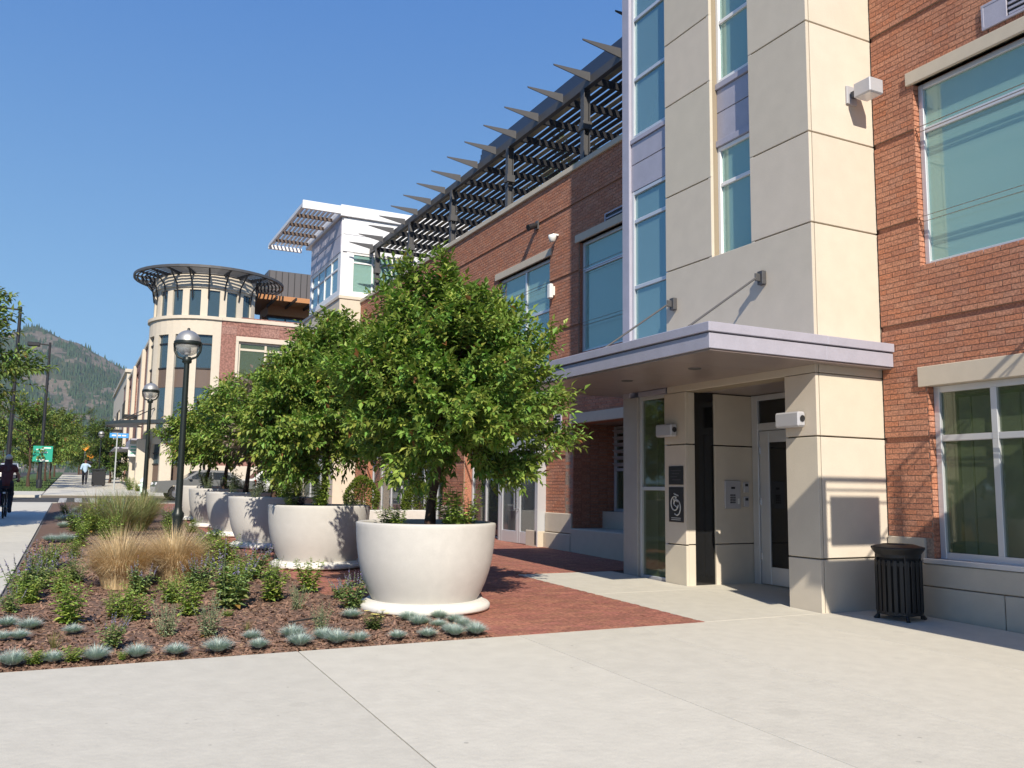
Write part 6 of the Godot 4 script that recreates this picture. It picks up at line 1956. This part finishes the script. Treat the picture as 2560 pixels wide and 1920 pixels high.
func people() -> void:
	# cyclist riding away up the sidewalk
	var at := on(-1.62, -27.6)
	var t := thing("person", "cyclist with long auburn hair, light helmet and dark leggings riding on the sidewalk", "person", at)
	var hip := Vector3(0, 0.94, 0.16)
	var chest := Vector3(0, 1.28, -0.02)
	var neck := Vector3(0, 1.43, -0.09)
	var head := Vector3(0, 1.56, -0.13)
	var tors := [[hip, hip + Vector3(0, 0.12, -0.04), 0.135, 0.12], [hip + Vector3(0, 0.12, -0.04), chest, 0.115, 0.135], [chest + Vector3(-0.09, 0.06, 0), chest + Vector3(0.09, 0.06, 0), 0.1, 0.1]]
	var legs := []
	var feet := []
	for s in [[-1.0, 0.34, -0.06], [1.0, 0.16, 0.06]]:
		var h0: Vector3 = hip + Vector3(s[0] * 0.085, -0.01, 0)
		var an := Vector3(s[0] * 0.12, s[1] + 0.10, s[2] + 0.06)
		var kn := Vector3(s[0] * 0.11, (h0.y + an.y) * 0.5 + 0.06, -0.16 - 0.1 * float(s[1] > 0.2))
		legs.push_back([h0, kn, 0.088, 0.058]); legs.push_back([kn, an, 0.058, 0.036])
		feet.push_back([an, an + Vector3(0, -0.06, -0.02), 0.036, 0.036]); feet.push_back([an + Vector3(0, -0.075, 0.04), an + Vector3(0, -0.085, -0.13), 0.034, 0.03])
	var arms := []
	var hands := []
	for sg in [-1.0, 1.0]:
		var sh: Vector3 = chest + Vector3(sg * 0.175, 0.08, -0.02)
		var el := Vector3(sg * 0.27, 1.12, -0.18)
		var wr := Vector3(sg * 0.25, 1.04, -0.40)
		arms.push_back([sh, el, 0.047, 0.038]); arms.push_back([el, wr, 0.038, 0.026])
		hands.push_back(hand_bones(wr, Vector3(0, -0.1, -1), Vector3.UP, sg))
	var bones := tors + legs + feet + arms + [[chest + Vector3(0, 0.1, -0.04), neck, 0.06, 0.052], [neck, head, 0.052, 0.055]]
	var b := MB.new()
	sdf(b, bones, 0.02, 0.04)
	sdf(b, head_bones(head, Vector3(0, -0.05, -1)), 0.008, 0.025)
	for q in hands: sdf(b, q, 0.006, 0.008)
	var body := obj("body", b, M.skin, t)
	eyes(head, Vector3(0, -0.05, -1), body)
	b = MB.new()
	sdf(b, tors + [[chest + Vector3(-0.17, 0.08, -0.02), chest + Vector3(-0.2, 0.02, -0.05), 0.05, 0.05], [chest + Vector3(0.17, 0.08, -0.02), chest + Vector3(0.2, 0.02, -0.05), 0.05, 0.05]], 0.02, 0.04, 0.016)
	obj("top", b, M.cloth_red, body)
	b = MB.new()
	sdf(b, [[hip, hip + Vector3(0, 0.06, -0.02), 0.135, 0.125]] + legs, 0.02, 0.04, 0.012)
	obj("leggings", b, M.cloth_dark, body)
	b = MB.new()
	sdf(b, feet, 0.014, 0.02, 0.012)
	obj("shoes", b, M.cloth_dark, body)
	b = MB.new()
	sdf(b, [[head + Vector3(0, 0.05, 0.02), head + Vector3(0, -0.02, 0.05), 0.09, 0.085], [head + Vector3(0, -0.05, 0.08), chest + Vector3(0.02, -0.02, 0.15), 0.07, 0.04], [head + Vector3(0.05, -0.05, 0.06), chest + Vector3(0.08, 0.02, 0.13), 0.05, 0.03], [head + Vector3(-0.05, -0.05, 0.06), chest + Vector3(-0.06, 0.0, 0.14), 0.05, 0.03]], 0.014, 0.03)
	obj("hair", b, M.hair, body)
	b = MB.new()
	sdf(b, [[head + Vector3(0, 0.085, -0.06), head + Vector3(0, 0.09, 0.06), 0.085, 0.085]], 0.014, 0.02)
	obj("helmet", b, M.helmet, body)
	# bicycle
	var bk := thing("bicycle", "dark bicycle with purple pannier under the cyclist", "bicycle", at)
	for z in [0.5, -0.54]:
		b = MB.new()
		var wt := Transform3D(Basis(Vector3(0, 0, 1), PI * 0.5), Vector3(0, 0.335, z))
		b.lathe([Vector2(0.30, -0.015), Vector2(0.325, -0.018), Vector2(0.335, 0.0), Vector2(0.325, 0.018), Vector2(0.30, 0.015), Vector2(0.30, -0.015)], 32, wt)
		var w := obj("wheel", b, M.rubber, bk)
		b = MB.new()
		for k in 14:
			var a := TAU * k / 14.0
			b.tube(Vector3(0.015 * (1 - 2 * (k % 2)), 0.335, z), Vector3(0, 0.335 + cos(a) * 0.3, z + sin(a) * 0.3), 0.0022, 0.0022, 4, false)
		b.tube(Vector3(-0.04, 0.335, z), Vector3(0.04, 0.335, z), 0.018, 0.018, 8)
		obj("spokes", b, M.chrome, w)
	b = MB.new()
	for q in [[Vector3(0, 0.3, 0.06), Vector3(0, 0.82, 0.2)], [Vector3(0, 0.3, 0.06), Vector3(0, 0.72, -0.4)], [Vector3(0, 0.74, 0.17), Vector3(0, 0.8, -0.38)], [Vector3(0, 0.66, -0.41), Vector3(0, 0.98, -0.36)]]: b.tube(q[0], q[1], 0.018, 0.018, 8)
	for sx in [-0.05, 0.05]:
		b.tube(Vector3(sx * 0.6, 0.3, 0.06), Vector3(sx, 0.335, 0.5), 0.01, 0.01, 6); b.tube(Vector3(sx * 0.4, 0.76, 0.18), Vector3(sx, 0.335, 0.5), 0.01, 0.01, 6); b.tube(Vector3(sx, 0.68, -0.41), Vector3(sx, 0.335, -0.54), 0.012, 0.012, 6)
	obj("frame", b, M.steel_dark, bk)
	b = MB.new()
	b.path([Vector3(-0.29, 1.0, -0.46), Vector3(-0.2, 1.01, -0.44), Vector3(0, 0.99, -0.36), Vector3(0.2, 1.01, -0.44), Vector3(0.29, 1.0, -0.46)], [0.014, 0.014, 0.014, 0.014, 0.014], 8)
	obj("handlebar", b, M.steel_dark, bk)
	b = MB.new()
	b.prism(PackedVector2Array([Vector2(-0.08, 0.12), Vector2(0.08, 0.12), Vector2(0.03, -0.08), Vector2(0.015, -0.16), Vector2(-0.015, -0.16), Vector2(-0.03, -0.08)]), -0.02, 0.02, Transform3D(Basis(Vector3(1, 0, 0), PI * 0.5), Vector3(0, 0.84, 0.2)))
	obj("saddle", b, M.cloth_dark, bk)
	b = MB.new()
	b.tube(Vector3(-0.13, 0.36, 0.0), Vector3(-0.09, 0.3, 0.06), 0.012, 0.012, 6); b.tube(Vector3(0.13, 0.18, 0.1), Vector3(0.09, 0.3, 0.06), 0.012, 0.012, 6); b.tube(Vector3(-0.1, 0.3, 0.06), Vector3(0.1, 0.3, 0.06), 0.014, 0.014, 8)
	obj("cranks", b, M.chrome, bk)
	obj("pannier", one(Vector3(-0.24, 0.33, 0.36), Vector3(-0.09, 0.68, 0.66), 0.03), M.bag_purple, bk)
	obj("rear_reflector", one(Vector3(-0.03, 0.66, 0.7), Vector3(0.03, 0.71, 0.72), 0.006), M.lens_clear, bk)
	b = MB.new()
	b.tube(Vector3(0, 0.7, 0.2), Vector3(0, 0.69, 0.7), 0.01, 0.01, 6); b.bx(Vector3(-0.06, 0.685, 0.3), Vector3(0.06, 0.7, 0.7), 0.004)
	obj("rack", b, M.steel_dark, bk)
	# pedestrian walking away, load on the shoulder
	at = on(0.72, -68.0)
	t = thing("person", "pedestrian in pale blue shirt and dark trousers walking up the far sidewalk", "person", at)
	hip = Vector3(0, 0.95, 0)
	chest = Vector3(0, 1.32, -0.02)
	head = Vector3(0, 1.62, -0.05)
	tors = [[hip, hip + Vector3(0, 0.15, 0), 0.135, 0.125], [hip + Vector3(0, 0.15, 0), chest, 0.125, 0.145], [chest + Vector3(-0.1, 0.06, 0), chest + Vector3(0.1, 0.06, 0), 0.105, 0.105]]
	legs = []
	feet = []
	for s in [[-1.0, -0.16, 0.0], [1.0, 0.2, 0.05]]:
		var h0: Vector3 = hip + Vector3(s[0] * 0.09, -0.03, 0)
		var an := Vector3(s[0] * 0.09, 0.09 + s[2], s[1])
		var kn := Vector3(s[0] * 0.1, 0.51, s[1] * 0.4 - 0.04)
		legs.push_back([h0, kn, 0.092, 0.06]); legs.push_back([kn, an, 0.06, 0.042])
		feet.push_back([an, an + Vector3(0, -0.04, 0), 0.04, 0.04]); feet.push_back([an + Vector3(0, -0.055, 0.04), an + Vector3(0, -0.06, -0.14), 0.036, 0.03])
	arms = []
	hands = []
	for s in [[-1.0, Vector3(-0.27, 1.1, 0.02), Vector3(-0.25, 0.86, -0.1), Vector3(0, -1, -0.3)], [1.0, Vector3(0.30, 1.28, 0.05), Vector3(0.25, 1.5, -0.06), Vector3(-0.3, 0.6, -0.4)]]:
		var sh: Vector3 = chest + Vector3(s[0] * 0.19, 0.08, 0)
		arms.push_back([sh, s[1], 0.052, 0.043]); arms.push_back([s[1], s[2], 0.043, 0.029])
		hands.push_back(hand_bones(s[2], s[3], Vector3(0, 0.2, 1), s[0]))
	b = MB.new()
	sdf(b, tors + legs + feet + arms + [[chest + Vector3(0, 0.1, 0), head, 0.065, 0.055]], 0.024, 0.04)
	sdf(b, head_bones(head, Vector3(0, 0, -1)), 0.01, 0.025)
	for q in hands: sdf(b, q, 0.007, 0.008)
	body = obj("body", b, M.skin, t)
	eyes(head, Vector3(0, 0, -1), body)
	b = MB.new()
	sdf(b, tors + [arms[0], arms[2]], 0.024, 0.04, 0.018)
	obj("shirt", b, M.cloth_blue, body)
	b = MB.new()
	sdf(b, [[hip, hip + Vector3(0, 0.05, 0), 0.135, 0.13]] + legs, 0.024, 0.04, 0.016)
	obj("trousers", b, M.cloth_dark, body)
	b = MB.new()
	sdf(b, feet, 0.016, 0.02, 0.012)
	obj("shoes", b, M.cloth_dark, body)
	b = MB.new()
	sdf(b, [[head + Vector3(0, 0.06, 0.01), head + Vector3(0, 0.0, 0.04), 0.09, 0.08]], 0.016, 0.03)
	obj("hair", b, M.hair, body)
	var bg := thing("shoulder_bag", "dark bag carried on the shoulder of the far pedestrian", "bag", at)
	b = MB.new()
	sdf(b, [[Vector3(0.12, 1.58, -0.05), Vector3(0.34, 1.56, 0.12), 0.1, 0.09]], 0.02, 0.03)
	obj("sack", b, M.cloth_dark, bg)
	b = MB.new()
	b.path([Vector3(0.16, 1.5, -0.1), Vector3(0.23, 1.45, -0.02), Vector3(0.3, 1.48, 0.08)], [0.012, 0.012, 0.012], 6)
	obj("strap", b, M.cloth_dark, bg)
